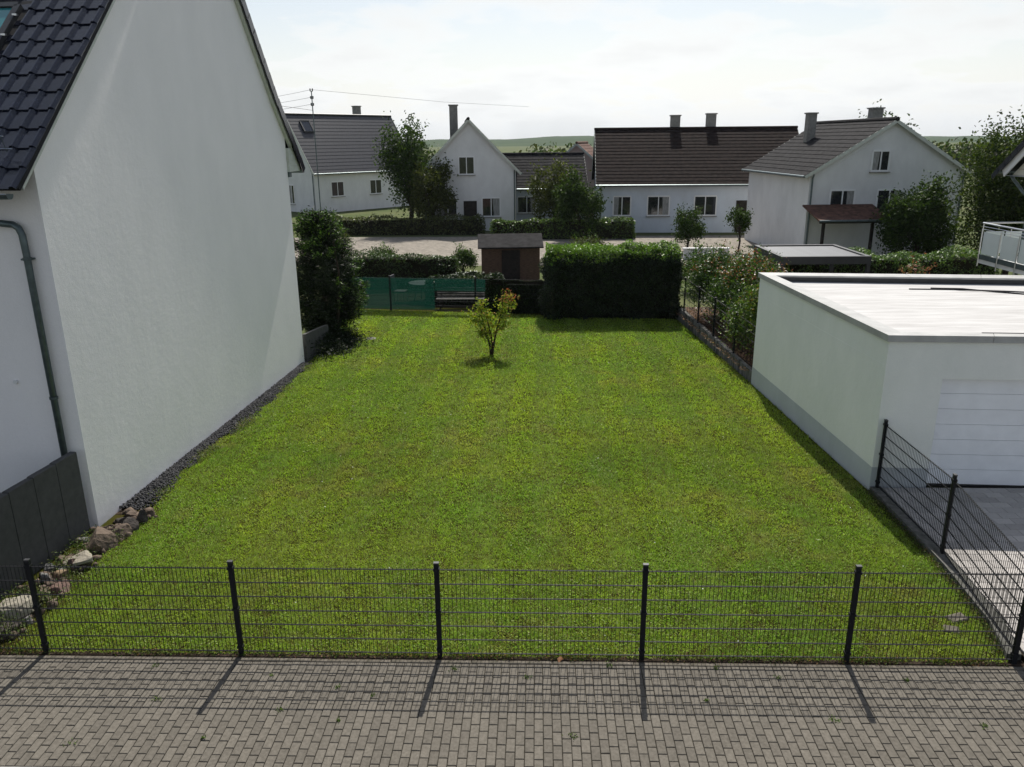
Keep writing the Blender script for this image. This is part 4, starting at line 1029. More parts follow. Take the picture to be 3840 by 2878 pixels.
def bg_house(name, label, loc, rz, w, d, eave, ridge, gable_front, wallm, roofm, wins=(), chims=(), doors=(), over=.35, cat='house'):
    """gable house in its own frame; front wall faces local -y. wins: (face, along, z, w, h)"""
    root = thing(name, label, cat, loc, rz)
    if gable_front:
        W_, D_ = d, w                      # build with ridge along x then swap axes
    sw = (lambda p: (p[1], -p[0], p[2])) if gable_front else (lambda p: p)
    lw_, ld = (d, w) if gable_front else (w, d)   # length along ridge, span across
    wl = MB(); h2 = ld / 2
    wl.extr([(-h2, -.1), (h2, -.1), (h2, eave), (0, ridge - .1), (-h2, eave)], -lw_ / 2, lw_ / 2)
    wl.v = [sw(v) for v in wl.v]; wl.build('wall', wallm, root)
    rf = MB(); a = math.atan2(ridge - eave, h2); slope = (h2 + over) / math.cos(a); nrow = max(4, int(slope / .36))
    for s in (-1, 1):
        for i in range(nrow):
            t0, t1 = i / nrow, (i + 1.12) / nrow
            y0, z0 = s * (h2 + over) * (1 - t0), eave - over * math.tan(a) + (ridge - eave + over * math.tan(a)) * t0 + .05
            y1, z1 = s * (h2 + over) * (1 - min(t1, 1)), eave - over * math.tan(a) + (ridge - eave + over * math.tan(a)) * min(t1, 1) + .02
            x0, x1 = -lw_ / 2 - .25, lw_ / 2 + .25
            vs_ = [(x0, y0, z0), (x1, y0, z0), (x1, y1, z1), (x0, y1, z1), (x0, y0, z0 - .06), (x1, y0, z0 - .06), (x1, y1, z1 - .06), (x0, y1, z1 - .06)]
            rf.add(vs_, [(0, 1, 2, 3), (7, 6, 5, 4), (0, 4, 5, 1), (1, 5, 6, 2), (2, 6, 7, 3), (3, 7, 4, 0)])
    rf.tube([(-lw_ / 2 - .27, 0, ridge + .04), (lw_ / 2 + .27, 0, ridge + .04)], .11, 8)
    rf.v = [sw(v) for v in rf.v]; roof_ = rf.build('roof', roofm, root)
    for s in (-1, 1):
        for x in (-lw_ / 2 - .24, lw_ / 2 + .24):
            vb_ = MB().bar((x, s * (h2 + over), eave - over * math.tan(a) - .07), (x, s * .02, ridge - .07), .03, .16)
            vb_.v = [sw(v) for v in vb_.v]; vb_.build('verge_board', 'fascia', root)
    for s in (-1, 1):
        gt = MB().tube([(-lw_ / 2 - .25, s * (h2 + over + .05), eave - over * math.tan(a) - .03), (lw_ / 2 + .25, s * (h2 + over + .05), eave - over * math.tan(a) - .03)], .065, 8)
        gt.v = [sw(v) for v in gt.v]; gt.build('gutter', 'zinc', root)
    for (cx_, cy_, ch, cw_) in chims:
        c = MB().box(cx_ - cw_ / 2, cx_ + cw_ / 2, cy_ - cw_ / 2, cy_ + cw_ / 2, eave + .3, ch).box(cx_ - cw_ / 2 - .06, cx_ + cw_ / 2 + .06, cy_ - cw_ / 2 - .06, cy_ + cw_ / 2 + .06, ch + .001, ch + .08)
        c.build('chimney', 'conc', roof_)
    for (face, u, z, ww, hh) in wins:
        if face == 'f': o, ax, nr = Vector((u, -d / 2, z)), Vector((1, 0, 0)), Vector((0, -1, 0))
        elif face == 'l': o, ax, nr = Vector((-w / 2, u, z)), Vector((0, 1, 0)), Vector((-1, 0, 0))
        else: o, ax, nr = Vector((w / 2, u, z)), Vector((0, 1, 0)), Vector((1, 0, 0))
        fr = MB(); up = Vector((0, 0, 1)); c0 = o + nr * .02
        for (p, q) in ((c0 - ax * ww / 2 - up * hh / 2, c0 + ax * ww / 2 - up * hh / 2), (c0 - ax * ww / 2 + up * hh / 2, c0 + ax * ww / 2 + up * hh / 2)): fr.bar(p, q, .05, .09)
        for s in (-.5, 0, .5): fr.bar(c0 + ax * ww * s - up * (hh / 2 - .045), c0 + ax * ww * s + up * (hh / 2 - .045), .05, .09 if s else .06, tuple(ax))
        wo = fr.build('window', 'framew', root)
        q = [o + nr * .012 + ax * sx * ww / 2 + up * sz_ * hh / 2 for sx, sz_ in ((-1, -1), (1, -1), (1, 1), (-1, 1))]
        MB().add([tuple(v) for v in q], [(0, 1, 2, 3)]).build('pane', 'glass', wo)
        if random.random() < .6:
            cs_ = random.choice((.28, .36)); sd_ = random.choice((-1, 1)); hb2 = hh / 2 - .05
            q = [o + nr * .016 + ax * sd_ * u2 * ww + up * sz_ * hb2 for u2, sz_ in ((.5, -1), (.5 - cs_, -1), (.5 - cs_ * 1.15, 1), (.5, 1))]
            MB().add([tuple(v) for v in q], [(0, 1, 2, 3)]).build('curtain', 'curtain', wo)
        MB().bar(o + nr * .05 - ax * (ww / 2 + .08) - up * (hh / 2 + .07), o + nr * .05 + ax * (ww / 2 + .08) - up * (hh / 2 + .07), .16, .04).build('sill', 'conc', wo)
    for sx in (-1, 1):
        px_ = sx * (w / 2 - .12)
        MB().tube([(px_, -d / 2 - .07, 0), (px_, -d / 2 - .07, eave - .35), (px_, -d / 2 - .2, eave - .15)], .045, 6).build('downpipe', 'zinc', root)
    for (u, ww, hh) in doors:
        dd = MB().box(u - ww / 2, u + ww / 2, -d / 2 - .035, -d / 2 + .05, -.05, hh).build('door', 'darkwood', root)
        MB().box(u + ww * .32, u + ww * .38, -d / 2 - .09, -d / 2 - .036, 1.0, 1.05).build('handle', 'steel', dd)
    return root

# far left: dark roof with skylight, only its edge shows past the big gable
hA = bg_house('house', 'distant white house with steep black tiled roof and skylight left of the utility pole', (-18.9, 79.6, 0), R(-40), 7.0, 12.0, 3.9, 8.6, True, 'far_white', 'tile_far',
     [('f', -.2, 1.5, .8, 1.7), ('f', -1.9, 2.0, 1.2, 1.3), ('r', -3.5, 2.0, 1.4, 1.3), ('r', 1.0, 2.0, 1.4, 1.3)], [(-.8, 2.6, 9.5, .6)])
def onA(y, t, h): return (3.5 * (1 - t) + h * .8, y, 3.9 + 4.7 * t + .06 + h * .6)
sk = MB()
for (p, q) in ((onA(-5, .66, .05), onA(-4, .66, .05)), (onA(-5, .86, .05), onA(-4, .86, .05)), (onA(-5, .66, .05), onA(-5, .86, .05)), (onA(-4, .66, .05), onA(-4, .86, .05))): sk.bar(p, q, .12, .12)
sk = sk.build('roof_window', 'anth2', hA)
MB().add([onA(-5, .66, .06), onA(-4, .66, .06), onA(-4, .86, .06), onA(-5, .86, .06)], [(0, 1, 2, 3)]).build('pane', 'glass', sk)
bg_house('house', 'pale house with grey roof, gable and tall chimney beyond the rear fence', (-5.2, 62.0, 0), R(6), 6.6, 9.0, 4.3, 7.6, True, 'far_white', 'tile_grey',
     [('f', -1.6, 1.6, 1.3, 1.3), ('f', 1.5, 1.6, 1.3, 1.3), ('f', -.2, 4.5, 1.1, 1.2), ('r', -2, 1.6, 1.2, 1.3)], [(-1.0, -1.6, 8.6, .6)], [(0, .95, 2.05)])
bg_house('house', 'low white bungalow annex with dark roof right of the pale gable house', (.5, 64.5, 0), R(3), 6.0, 7.0, 2.9, 5.1, False, 'far_blue_shade', 'tile_grey',
     [('f', -1.4, 1.5, 1.4, 1.2), ('f', 1.5, 1.5, 1.4, 1.2)])
bg_house('house', 'small pinkish rendered house half hidden by trees left of the long house', (3.9, 70.0, 0), R(-10), 5.0, 7.0, 3.8, 5.9, True, 'far_pink', 'tile_red', [('f', -1.0, 1.6, 1.1, 1.2), ('f', 1.0, 1.6, 1.1, 1.2), ('f', 0, 4.1, .9, 1.0)])
bg_house('house', 'long low house with dark brown roof and two grey chimneys behind the hedge', (11.5, 60.2, 0), R(-2), 14.0, 8.8, 3.55, 6.85, False, 'far_blue_shade', 'tile_brown',
     [('f', -5.4, 1.75, 1.2, 1.3), ('f', -2.9, 1.75, 1.5, 1.3), ('f', .3, 1.75, 1.5, 1.3), ('f', 5.4, 1.75, 1.3, 1.3)], [(-1.4, .4, 7.75, .65), (1.2, .6, 7.85, .65)], [(2.9, 1.0, 2.1)], over=.5)
bg_house('house', 'white gable house with dark grey roof and timber porch behind the garden pergola', (17.9, 47.4, 0), R(4), 8.2, 9.5, 4.5, 7.0, True, 'far_white', 'tile_grey',
     [('f', -2.3, 2.9, 1.3, 1.3), ('f', .2, 2.9, 1.3, 1.3), ('f', 2.6, 2.9, 1.2, 1.3), ('f', 2.3, .9, 1.1, 1.15), ('f', 3.5, .9, .8, 1.0), ('f', -.5, 5.0, .9, 1.0)], [(1.5, .5, 7.7, .6), (-1.6, 2.0, 7.5, .5)])
# timber porch of that house, seen over the rear hedge
po = thing('porch', 'open dark timber porch with sloping tiled roof before the white gable house', 'porch', (16.6, 40.6, 0), R(4))
for x in (-2.2, .3, 2.8): MB().bar((x, 0, -.1), (x, 0, 2.05), .13, .13).build('porch_post', 'darkwood', po)
MB().bar((-2.4, 0, 2.12), (3.0, 0, 2.12), .14, .14).build('porch_beam', 'darkwood', po)
MB().extr([(-.35, 2.17), (1.9, 2.75), (1.9, 2.83), (-.35, 2.25)], -2.6, 1.1).build('porch_roof', 'tile_red', po)
MB().tube([(-2.6, -.4, 2.2), (1.1, -.4, 2.2)], .06, 8).build('gutter', 'zinc', po)

# shed and boxes in the garden behind the rear fence
sh = thing('garden_shed', 'brown boarded garden shed beyond the rear fence behind the maple', 'shed', (-1.2, 36.0, -.08), R(4))
for i in range(12): MB().box(-1.3 + i * .217, -1.3 + i * .217 + .208, -1.0, -.96, 0, 1.75).build('board', 'wood', sh)
MB().box(-1.28, 1.28, -.958, 1.0, 0, 1.72).build('body', 'wood', sh)
MB().extr([(-1.25, 1.70), (0, 2.15), (1.25, 1.70), (1.25, 1.76), (0, 2.22), (-1.25, 1.76)], -1.45, 1.45).build('roof', 'tile_grey', sh)
MB().box(-.4, .4, -1.03, -1.002, .05, 1.6).build('door', 'darkwood', sh)
# garden table and chairs under dark covers
tb_ = thing('patio_table', 'round grey patio table on the terrace behind the green netting', 'table', (-4.6, 31.7, -.07))
MB().tube([(0, 0, .70), (0, 0, .74)], .6, 24).build('table_top', 'zinc', tb_)
for k in range(4): a = k * 1.57 + .4; MB().tube([(.2 * math.cos(a), .2 * math.sin(a), .70), (.42 * math.cos(a), .42 * math.sin(a), 0)], .02, 6).build('leg', 'anth2', tb_)
def chair(x, y, rz, lab):
    c = thing('patio_chair', lab, 'chair', (x, y, -.07), rz, 'patio chairs on the terrace')
    MB().box(-.24, .24, -.24, .24, .42, .46).build('seat', 'anth2', c)
    MB().extr([(.22, .46), (.26, .46), (.36, 1.08), (.32, 1.08)], -.24, .24).build('backrest', 'anth2', c)
    for sx in (-.21, .21):
        for sy in (-.21, .21): MB().tube([(sx, sy, 0), (sx, sy, .42)], .015, 6).build('leg', 'steel', c)
chair(-5.5, 31.4, R(80), 'dark patio chair left of the round patio table')
chair(-3.6, 31.8, R(-85), 'dark patio chair right of the round patio table')

# ------------------------------------------------------------------ trees and hedges beyond
def tree(name, label, x, y, h, r, n, cs, trunk=.12, clumps=60, leaf=(.10, .2), crown_lo=.28, group='trees beyond the gardens', cat='tree', gloss='leaf', spiky=False):
    root = thing(name, label, cat, (x, y, -.08), 0, group)
    tb = MB(); tb.tube([(0, 0, 0), (.03 * h, 0, h * .25), (0, .02 * h, h * .55), (.01 * h, 0, h * .9)], [trunk, trunk * .8, trunk * .5, trunk * .1], 8)
    nc = clumps; cd = rdir(nc); cen = cd * np.array([r, r, h * (1 - crown_lo) * .5]) * (RNG.random((nc, 1)) ** .45) + np.array([0, 0, h * (crown_lo + (1 - crown_lo) * .5)])
    for k in range(min(14, nc)):
        c = cen[k]; z0 = h * random.uniform(.2, .5); tb.tube([(0.01 * h, 0, z0), (c[0] * .5, c[1] * .5, z0 + (c[2] - z0) * .45), tuple(c)], [trunk * .35, trunk * .22, trunk * .06], 5)
    tb.build('trunk', 'bark', root)
    i = RNG.integers(0, nc, n); P = cen[i] + RNG.normal(0, 1, (n, 3)) * np.array([r * .2, r * .2, h * .075])
    if spiky:
        SP = []
        for k in range(36):
            c0 = cen[RNG.integers(0, nc)]; m_ = 30; t = np.linspace(0, 1, m_)[:, None]; ln = RNG.normal(0, .22, 3); ln[2] = RNG.uniform(.7, 1.5)
            SP.append(c0 + t * ln + RNG.normal(0, .05, (m_, 3)))
        P = np.concatenate([P] + SP); n = len(P)
    P[:, 2] = np.maximum(P[:, 2], .1)
    put('crown', leaf_mesh('tree_leaves', P, unit(rdir(n) + np.array([0, 0, .4])), RNG.uniform(*leaf, n), palette(n, cs), .55), gloss, root)
    return root
DG = [(.024, .045, .012), (.035, .065, .015), (.05, .085, .02)]
OL = [(.055, .07, .02), (.075, .09, .025), (.045, .055, .016)]
tree('tree', 'cherry tree with upright leafy shoots at the right edge beside the balcony house', 21.4, 36.5, 6.7, 2.3, 26000, [(.022, .040, .009), (.034, .056, .012), (.06, .085, .02)], .15, 80, (.11, .19), .08, None, spiky=True)
tree('tree', 'dense dark green tree left of the cherry tree at the right', 18.6, 39.5, 4.4, 1.6, 14000, DG, .12, 50, (.12, .2), .1)
tree('tree', 'tall dark tree between the distant black roof and the pale gable house', -9.2, 58.0, 7.6, 1.9, 9000, DG, .18, 46, (.16, .28), .18)
tree('tree', 'olive green bushy tree right of the tall dark tree before the pale gable house', -7.4, 56.5, 5.0, 1.5, 6500, OL, .14, 36, (.15, .26), .15)
tree('tree', 'olive green tree standing left of the pinkish house', 1.2, 56.0, 4.9, 1.6, 7000, OL, .13, 40, (.15, .26), .1)
tree('tree', 'dark rounded tree right behind the left end of the hedge', 2.7, 52.5, 4.1, 1.35, 6500, DG, .12, 36, (.14, .24), .08)
tree('tree', 'dark tree filling the gap between the long house and the white gable house', 20.9, 56.0, 6.2, 1.9, 7500, DG, .16, 40, (.16, .26), .12)
tree('tree', 'broad dark tree behind the right gable house', 24.5, 60.0, 7.4, 2.6, 8500, DG, .18, 46, (.18, .3), .15)
tree('tree', 'small dark tree standing before the blue shade-tinted wall of the long house', 8.6, 45.5, 2.6, .8, 4200, DG, .07, 30, (.10, .16), .25)
tree('tree', 'thin dark ornamental tree near the long house right of the hedge top', 11.6, 45.8, 2.5, .6, 1500, DG, .06, 14, (.10, .16), .45)
n = 26000; kx = 60
tx, ty, th = RNG.uniform(-75, 85, kx), RNG.uniform(105, 170, kx), RNG.uniform(3.4, 6.2, kx)
i = RNG.integers(0, kx, n); d_ = rdir(n) * (RNG.random((n, 1)) ** .4)
P = np.stack([tx[i] + d_[:, 0] * 2.9, ty[i] + d_[:, 1] * 2.9, th[i] * .5 + d_[:, 2] * th[i] * .5], 1)
bt = put('distant_wood', leaf_mesh('distant_wood', P, unit(rdir(n) + np.array([0, 0, .4])), RNG.uniform(.45, .85, n), palette(n, DG + OL), .6), 'leaf')
tag(bt, 'belt of distant trees along the skyline behind the houses', 'wood', kind='stuff')
def hedge(label, x0, x1, y0, y1, h, n, cs, leaf=(.07, .12), group=None, gloss='glossleaf', name='hedge', z0=-.08):
    b = ((x0 + x1) / 2, (y0 + y1) / 2, z0); root = thing(name, label, 'hedge', b, 0, group)
    body('stems', x0 + .15, x1 - .15, y0 + .15, y1 - .15, z0 - .05, z0 + h - .2, 'core', root, b)
    P, Nr, q = box_leaves(n, x0, x1, y0, y1, z0 + .03, z0 + h, .12, .35)
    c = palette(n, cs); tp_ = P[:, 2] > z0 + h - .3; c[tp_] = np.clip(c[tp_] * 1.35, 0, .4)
    put('foliage', leaf_mesh('hedge_leaves', P - np.array(b), Nr, RNG.uniform(*leaf, n), c, .5), gloss, root)
hedge('glossy laurel hedge behind the white garage roof', 8.4, 17.6, 30.2, 31.4, 1.95, 22000, [(.04, .085, .015), (.06, .115, .018), (.085, .14, .022)])
hedge('dark hedge at the back of the terrace behind the netting', -9.4, -3.4, 34.2, 35.1, 1.5, 9000, DG)
hedge('low dark hedge close behind the slatted bench', -4.4, -1.2, 30.5, 31.2, 1.22, 6000, [(.014, .028, .007), (.02, .04, .009)])
hedge('dark low hedge right of the garden shed', .6, 5.2, 36.5, 37.5, 1.25, 7000, [(.03, .055, .014), (.05, .09, .018)])
hedge('light green hedge before the long house', -3.0, 6.5, 52.2, 53.0, 1.3, 6000, [(.05, .085, .02), (.09, .15, .025)], (.12, .2))
hedge('grey green hedge along the gravel yard before the gable house', -15, -3.6, 55.0, 55.8, 1.2, 6000, OL, (.12, .2))
for (x, y, r_, h_, lab) in ((-7.6, 38.5, .8, 1.3, 'round green shrub left of the garden shed on the grass'), (-3.6, 38.8, .7, 1.1, 'small round shrub right next to the garden shed'), (2.6, 41.0, 1.0, 1.5, 'loose light shrub at the near edge of the gravel yard'), (-12.0, 46, 1.1, 1.6, 'olive shrub standing in the gravel yard at the left'), (6.9, 33.5, .9, 1.9, 'leafy shrub between the tall hedge and the pergola')):
    shrub('shrub', lab, x, y, r_, r_, h_, 3200, OL if y > 40 else DG, None, 0, 'shrubs in the gardens beyond', (.08, .14), -.08, 8, 'leaf')
# flagged low wall right of the hedge
lwk = MB().box(8.0, 10.4, 43.0, 43.25, -.1, .45).box(7.95, 10.45, 42.96, 43.29, .451, .52)
tag(lwk.build('low_wall', 'far_white', None, (9, 43, 0)), 'low white garden wall with flat cap seen right of the hedge', 'wall')

# ------------------------------------------------------------------ pergola with louvred roof
pg = thing('pergola', 'anthracite pergola with louvred roof standing behind the garage', 'pergola', (8.15, 26.4, 0), R(1.5))
pw_, pd_, ph_ = 2.95, 3.1, 2.40
MB().box(-.02, pw_ + .02, -.02, .12, ph_ - .26, ph_).build('beam', 'anth2', pg)
MB().box(-.02, pw_ + .02, pd_ - .12, pd_ + .02, ph_ - .26, ph_).build('beam', 'anth2', pg)
MB().box(-.02, .12, .121, pd_ - .121, ph_ - .26, ph_ - .002).build('beam', 'anth2', pg)
MB().box(pw_ - .12, pw_ + .02, .121, pd_ - .121, ph_ - .26, ph_ - .002).build('beam', 'anth2', pg)
for x in (.05, pw_ - .05):
    for y in (.05, pd_ - .05): MB().box(x - .06, x + .06, y - .06, y + .06, 0, ph_ - .262).build('post', 'anth2', pg)
ls = MB(); ls.extr([(-.075, -.012), (.085, .006), (.085, .018), (-.075, 0)], .13, pw_ - .13); lsm = ls.mesh('louvre')
for i in range(18): put('louvre', lsm, 'louvre', pg, (0, .20 + i * .157, ph_ - .06))
for k, z in enumerate(np.arange(.1, 2.0, .1)):
    MB().box(.06, .085, .13, pd_ - .13, z, z + .085).build('screen_slat', 'anth2', pg)
for k in range(2): MB().box(.04, .10, 1.0 + k * 1.0, 1.06 + k * 1.0, .05, 2.13).build('screen_post', 'anth2', pg)
shrub('photinia', 'small photinia with copper red leaves in front of the pergola above the garage coping', 10.75, 22.6, .5, .4, 2.45, 1800, PH, PW, .5, 'photinia shrubs behind the garden fence', shoots=14)

# ------------------------------------------------------------------ balcony house at the right edge
hg = thing('house', 'white house with glass balcony and boarded gable at the right edge', 'house', (15.5, 24.0, 0))
b0 = (15.5, 24.0, 0)
MB().prism([(17.2, 16.8), (27, 16.8), (27, 26.2), (17.2, 26.2)], -.1, 4.95).build('wall', 'far_white', hg, b0)
sl = math.tan(R(37)); GEY, GEZ, GRY = 26.62, 5.12, 21.6         # rear eave (y,z) and ridge y
def rz_(y): return GEZ + ((GEY - GRY) - abs(y - GRY)) * sl
for i in range(18):
    z0 = 4.97 + i * .2; z1 = z0 + .192
    ya, yb = GEY - .18 - max(0, (z0 - 4.97)) / sl, GEY - .18 - (z1 - 4.97) / sl
    if yb < GRY + .05: break
    yc, yd = 2 * GRY - ya, 2 * GRY - yb
    MB().add([(15.22, yc, z0), (15.22, ya, z0), (15.22, yb, z1), (15.22, yd, z1), (15.27, yc, z0), (15.27, ya, z0), (15.27, yb, z1), (15.27, yd, z1)], [(0, 3, 2, 1), (4, 5, 6, 7), (0, 1, 5, 4), (3, 7, 6, 2), (1, 2, 6, 5), (0, 4, 7, 3)]).build('gable_board', 'far_cream', hg, b0)
MB().add([(15.0, 16.7, 4.955), (17.3, 16.7, 4.955), (17.3, 26.6, 4.955), (15.0, 26.6, 4.955)], [(3, 2, 1, 0)]).build('soffit', 'framew', hg, b0)
MB().bar((15.02, GEY - .02, GEZ - .10), (15.02, GRY + .01, rz_(GRY) - .10), .04, .24, (0, 0, 1)).build('verge_board', 'framew', hg, b0)
MB().bar((15.02, 2 * GRY - GEY + .02, GEZ - .10), (15.02, GRY - .01, rz_(GRY) - .10), .04, .24, (0, 0, 1)).build('verge_board', 'framew', hg, b0)
rr = MB()
for sg_ in (1, -1):
    ye = GRY + sg_ * (GEY + .1 - GRY); ze = GEZ - .1 * sl + .03; zr = rz_(GRY) + .03
    rr.add([(14.94, ye, ze), (28, ye, ze), (28, GRY, zr), (14.94, GRY, zr), (14.94, ye, ze + .09), (28, ye, ze + .09), (28, GRY, zr + .09), (14.94, GRY, zr + .09)], [(0, 1, 2, 3), (7, 6, 5, 4), (0, 4, 5, 1), (0, 3, 7, 4), (1, 5, 6, 2)])
rgo = rr.build('roof', 'dark', hg, b0)
vt = MB().box(0, .34, 0, .42, 0, .05).box(0, .03, 0, .42, -.13, 0).mesh('verge_tile_right')
for i in range(17):
    d = i * .36; put('verge_tile', vt, 'tile', rgo, (14.91 - b0[0], GEY + .12 - d * math.cos(R(37)) - b0[1], GEZ + .05 + d * math.sin(R(37))), (-R(37), 0, 0))
MB().tube([(14.96, GEY + .17, GEZ - .04), (28, GEY + .17, GEZ - .04)], .075, 10).build('gutter', 'zinc', hg, b0)
MB().tube([(15.3, 26.66, 5.0), (15.3, 26.5, 4.85), (15.35, 25.9, 4.45), (15.4, 25.62, 4.3), (15.4, 25.6, 3.9), (15.4, 25.6, 0)], .05, 10).build('downpipe', 'zinc', hg, b0, smooth=True)
# balcony
bal = MB().box(14.86, 17.19, 21.6, 26.92, 2.10, 2.30).build('balcony_deck', 'far_white', hg, b0)
MB().box(14.82, 14.858, 21.6, 26.92, 2.24, 2.40).build('deck_edge', 'zinc', bal, b0)
for y in (23.75, 24.75, 25.75, 26.85):
    MB().tube([(14.80, y, 2.0), (14.80, y, 3.24)], .022, 8).build('baluster', 'steel', bal, b0)
for y0, y1 in ((23.8, 24.70), (24.80, 25.70), (25.80, 26.80)):
    MB().box(14.83, 14.842, y0, y1, 2.42, 3.14).build('glass_panel', 'frost', bal, b0)
MB().tube([(14.82, 23.6, 3.42), (14.82, 26.9, 3.42)], .028, 10).build('handrail', 'steel', bal, b0)
for z in (3.22, 3.31): MB().tube([(14.82, 23.6, z), (14.82, 26.9, z)], .010, 6).build('wire', 'steel', bal, b0)
for y in (24.2, 25.3, 26.88): MB().tube([(14.83, y, 3.14), (14.83, y, 3.42)], .014, 6).build('rail_support', 'steel', bal, b0)
MB().tube([(14.82, 26.9, 3.42), (16.2, 26.95, 3.42)], .028, 10).build('handrail', 'steel', bal, b0)
for x in (14.95, 15.6): MB().box(x, x + .6, 26.90, 26.912, 2.42, 3.14).build('glass_panel', 'frost', bal, b0)

# ------------------------------------------------------------------ utility pole and wires
up_ = thing('utility_pole', 'slender roof pole with insulators and wires above the distant black roof', 'pole', (-18.94, 70, 0))
MB().tube([(0, 0, -.1), (0, 0, 10.3)], .045, 8).build('pole', 'zinc', up_)
for z in (10.35, 9.75, 9.2): MB().bar((-.12, 0, z - .08), (.12, 0, z - .08), .04, .04).tube([(-.1, 0, z - .06), (-.1, 0, z + .14)], .05, 8).tube([(.1, 0, z - .06), (.1, 0, z + .14)], .05, 8).build('insulator', 'insul', up_)
for k, (z, zz) in enumerate(((10.4, 9.6), (9.8, 9.2), (9.25, 8.6))):
    pts = []
    for i in range(13):
        t = i / 12; pts.append((-18 * t, 14 * t, z + (zz - z) * t - .9 * 4 * t * (1 - t) * .3))
    MB().tube(pts, .012, 4).build('wire', 'insul', up_)
MB().tube([(0, 0, 8.75), (-6, -6, 9.6)], .016, 4).build('wire', 'insul', up_)
MB().tube([(0, 0, 10.4), (9, 20, 10.2), (18, 40, 10.4)], .012, 4).build('wire', 'insul', up_)

# ================================================================== SMALL THINGS
# weeds along the rocks, the wall foot and the fence foot
def weeds(pts_fn, n, s, cs, name, label, asp=.45):
    P = pts_fn(n); k = len(P)
    o = put(name, leaf_mesh(name, P, unit(rdir(k) + np.array([0, -.2, .8])), RNG.uniform(*s, k), palette(k, cs), asp), 'leaf')
    tag(o, label, 'weeds', kind='stuff')
def f1(n):
    y = RNG.uniform(8.4, 11.3, n); x = -7.0 + RNG.normal(0, .22, n) - .10 * (y < 9.3); q = vnoise(x, y, 3.0, 61)
    k = (RNG.random(n) < np.clip((q - .28) * 2.2, 0, 1)) & (x > -7.6); x, y, q = x[k], y[k], q[k]
    return np.stack([x, y, np.abs(RNG.normal(0, .09, len(x))) * (.4 + q) + .02 + .07 * (y < 9.6)], 1)
weeds(f1, 9000, (.02, .05), [(.06, .10, .022), (.09, .13, .035), (.05, .075, .02), (.16, .17, .09)], 'weeds', 'low leafy weeds growing between the rocks along the dark wall')
def f2(n):
    x = RNG.uniform(-6.9, 5.75, n); q = vnoise(x, x * 0, 1.9, 63) * .6 + vnoise(x, x * 0 + 3, 6, 64) * .4
    k = RNG.random(n) < np.clip((q - .33) * 2.4, .03, 1); x, q = x[k], q[k]; y = 8.33 + RNG.normal(0, .035, len(x)) + .03
    return np.stack([x, y, np.abs(RNG.normal(0, .025, len(x))) + .005], 1)
weeds(f2, 9000, (.015, .04), [(.07, .11, .022), (.10, .12, .03), (.20, .12, .06), (.05, .085, .018)], 'weeds', 'grass tufts and dry weeds along the foot of the front fence')
def f5(n):
    sv = RNG.uniform(.8, 10, n); q = vnoise(sv, sv * 0, 1.9, 66); k = RNG.random(n) < np.clip((q - .3) * 2.4, .04, 1); sv, q = sv[k], q[k]
    uv = .36 + RNG.normal(0, .09, len(sv)) + .08 * np.sin(sv * 1.7)
    return np.stack([HA.x + HEY.x * sv + HEX.x * uv, HA.y + HEY.y * sv + HEX.y * uv, np.abs(RNG.normal(0, .03, len(sv))) * (.5 + q) + .015], 1)
weeds(f5, 7000, (.02, .05), [(.11, .15, .05), (.17, .20, .09), (.08, .12, .03), (.22, .19, .10)], 'weeds', 'pale low weeds creeping into the gravel strip along the house wall')
tufts = [(-3.2, 7.95), (-2.35, 7.75), (-4.7, 8.1), (-1.0, 8.12), (.9, 8.2), (2.2, 8.18), (2.9, 8.02), (-2.9, 7.35), (-1.9, 7.62), (1.95, 7.6), (3.3, 7.3), (-.1, 7.98), (4.4, 8.0), (-4.4, 7.5), (-2.2, 7.2), (4.9, 7.25), (-3.6, 6.9), (.4, 7.0), (-5.0, 6.8)]
def f3(n):
    i = RNG.integers(0, len(tufts), n); t = np.array(tufts)[i]; r = RNG.uniform(.3, 1, len(tufts))[i]
    return np.stack([t[:, 0] + RNG.normal(0, .035, n) * r, t[:, 1] + RNG.normal(0, .03, n) * r, np.abs(RNG.normal(0, .012, n)) + .003], 1)
weeds(f3, 520, (.015, .035), [(.06, .11, .02), (.10, .15, .03)], 'weeds', 'small weeds sprouting from the joints of the block paving')
def f4(n):
    y = RNG.uniform(8.5, 13.3, n); x = np.interp(y, [8.42, 9.1, 10.6, 13.31], [5.75, 5.92, 6.03, 6.05]) + RNG.normal(-.02, .04, n)
    return np.stack([x, y, np.abs(RNG.normal(0, .03, n)) + .01], 1)
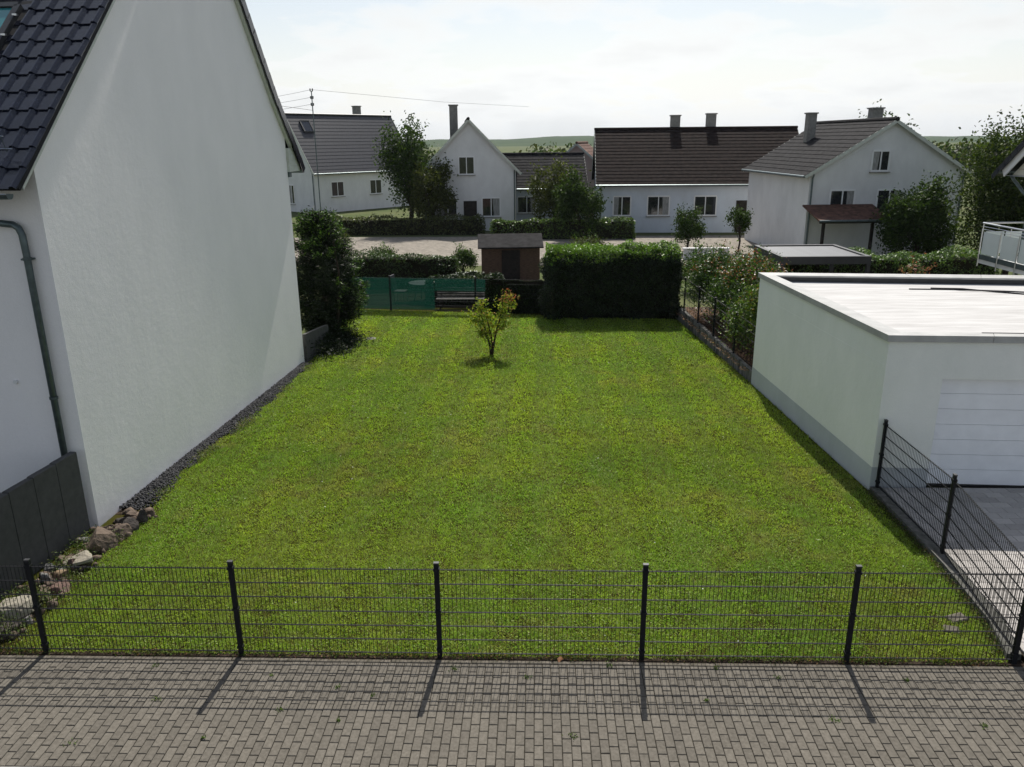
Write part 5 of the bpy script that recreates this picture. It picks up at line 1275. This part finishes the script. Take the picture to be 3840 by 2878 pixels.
weeds(f4, 3500, (.015, .04), [(.05, .08, .02), (.12, .09, .05), (.07, .10, .025)], 'weeds', 'dry grass and moss along the kerb wall of the driveway')
# broken paving slabs in the corner of the lawn
for i, (x, y, w, d, rz, lab) in enumerate(((5.62, 9.28, .26, .16, .3, 'broken grey paving piece in the lawn corner nearest the driveway kerb'), (5.42, 9.02, .18, .14, -.4, 'smaller broken paving piece beside the other one in the lawn corner'))):
    o = put('paving_piece', MB().cbox(-w / 2, w / 2, -d / 2, d / 2, 0, .034, .014).mesh('paving_piece'), 'kerbc2', None, (x, y, .0), (.05, -.06, rz)); tag(o, lab, 'slab')
# a fallen leaf on the fence foot
lfm = leaf_mesh('fallen_leaf', np.array([[0, 0, .02], [.02, .01, .025]]), unit(np.array([[.2, -.5, .8], [-.3, -.4, .8]])), np.array([.09, .07]), np.array([[.42, .22, .12], [.36, .17, .09]]), .7)
tag(put('fallen_leaf', lfm, 'leaf', None, (.29, 8.30, 0)), 'single orange brown fallen leaf at the foot of the front fence', 'leaf')
# daisies
n = 70; x, y = sample_lawn(400, 8.6, 24); x, y = x[:n], y[:n]; n = len(x)
dz_ = put('daisies', leaf_mesh('daisies', np.stack([x, y, np.full(n, .045)], 1), unit(np.stack([RNG.normal(0, .2, n), RNG.normal(0, .2, n) - .2, np.ones(n)], 1)), RNG.uniform(.014, .026, n), np.full((n, 3), .75), .95), 'leaf')
tag(dz_, 'tiny white daisies dotted over the lawn', 'daisies', kind='stuff')

# ================================================================== HAZE
hzm = bpy.data.materials.new('haze'); hzm.use_nodes = True; t = hzm.node_tree; t.nodes.clear()
ho = t.nodes.new('ShaderNodeOutputMaterial'); hv = t.nodes.new('ShaderNodeVolumePrincipled')
hv.inputs['Color'].default_value = (.80, .88, 1.0, 1); hv.inputs['Density'].default_value = .00009; hv.inputs['Anisotropy'].default_value = .2
t.links.new(hv.outputs[0], ho.inputs['Volume'])
MT['haze'] = hzm
tag(MB().box(-2500, 2500, -500, 2500, -1.1, 45).build('haze', 'haze'), 'thin pale summer haze over the whole neighbourhood', 'haze', kind='stuff')
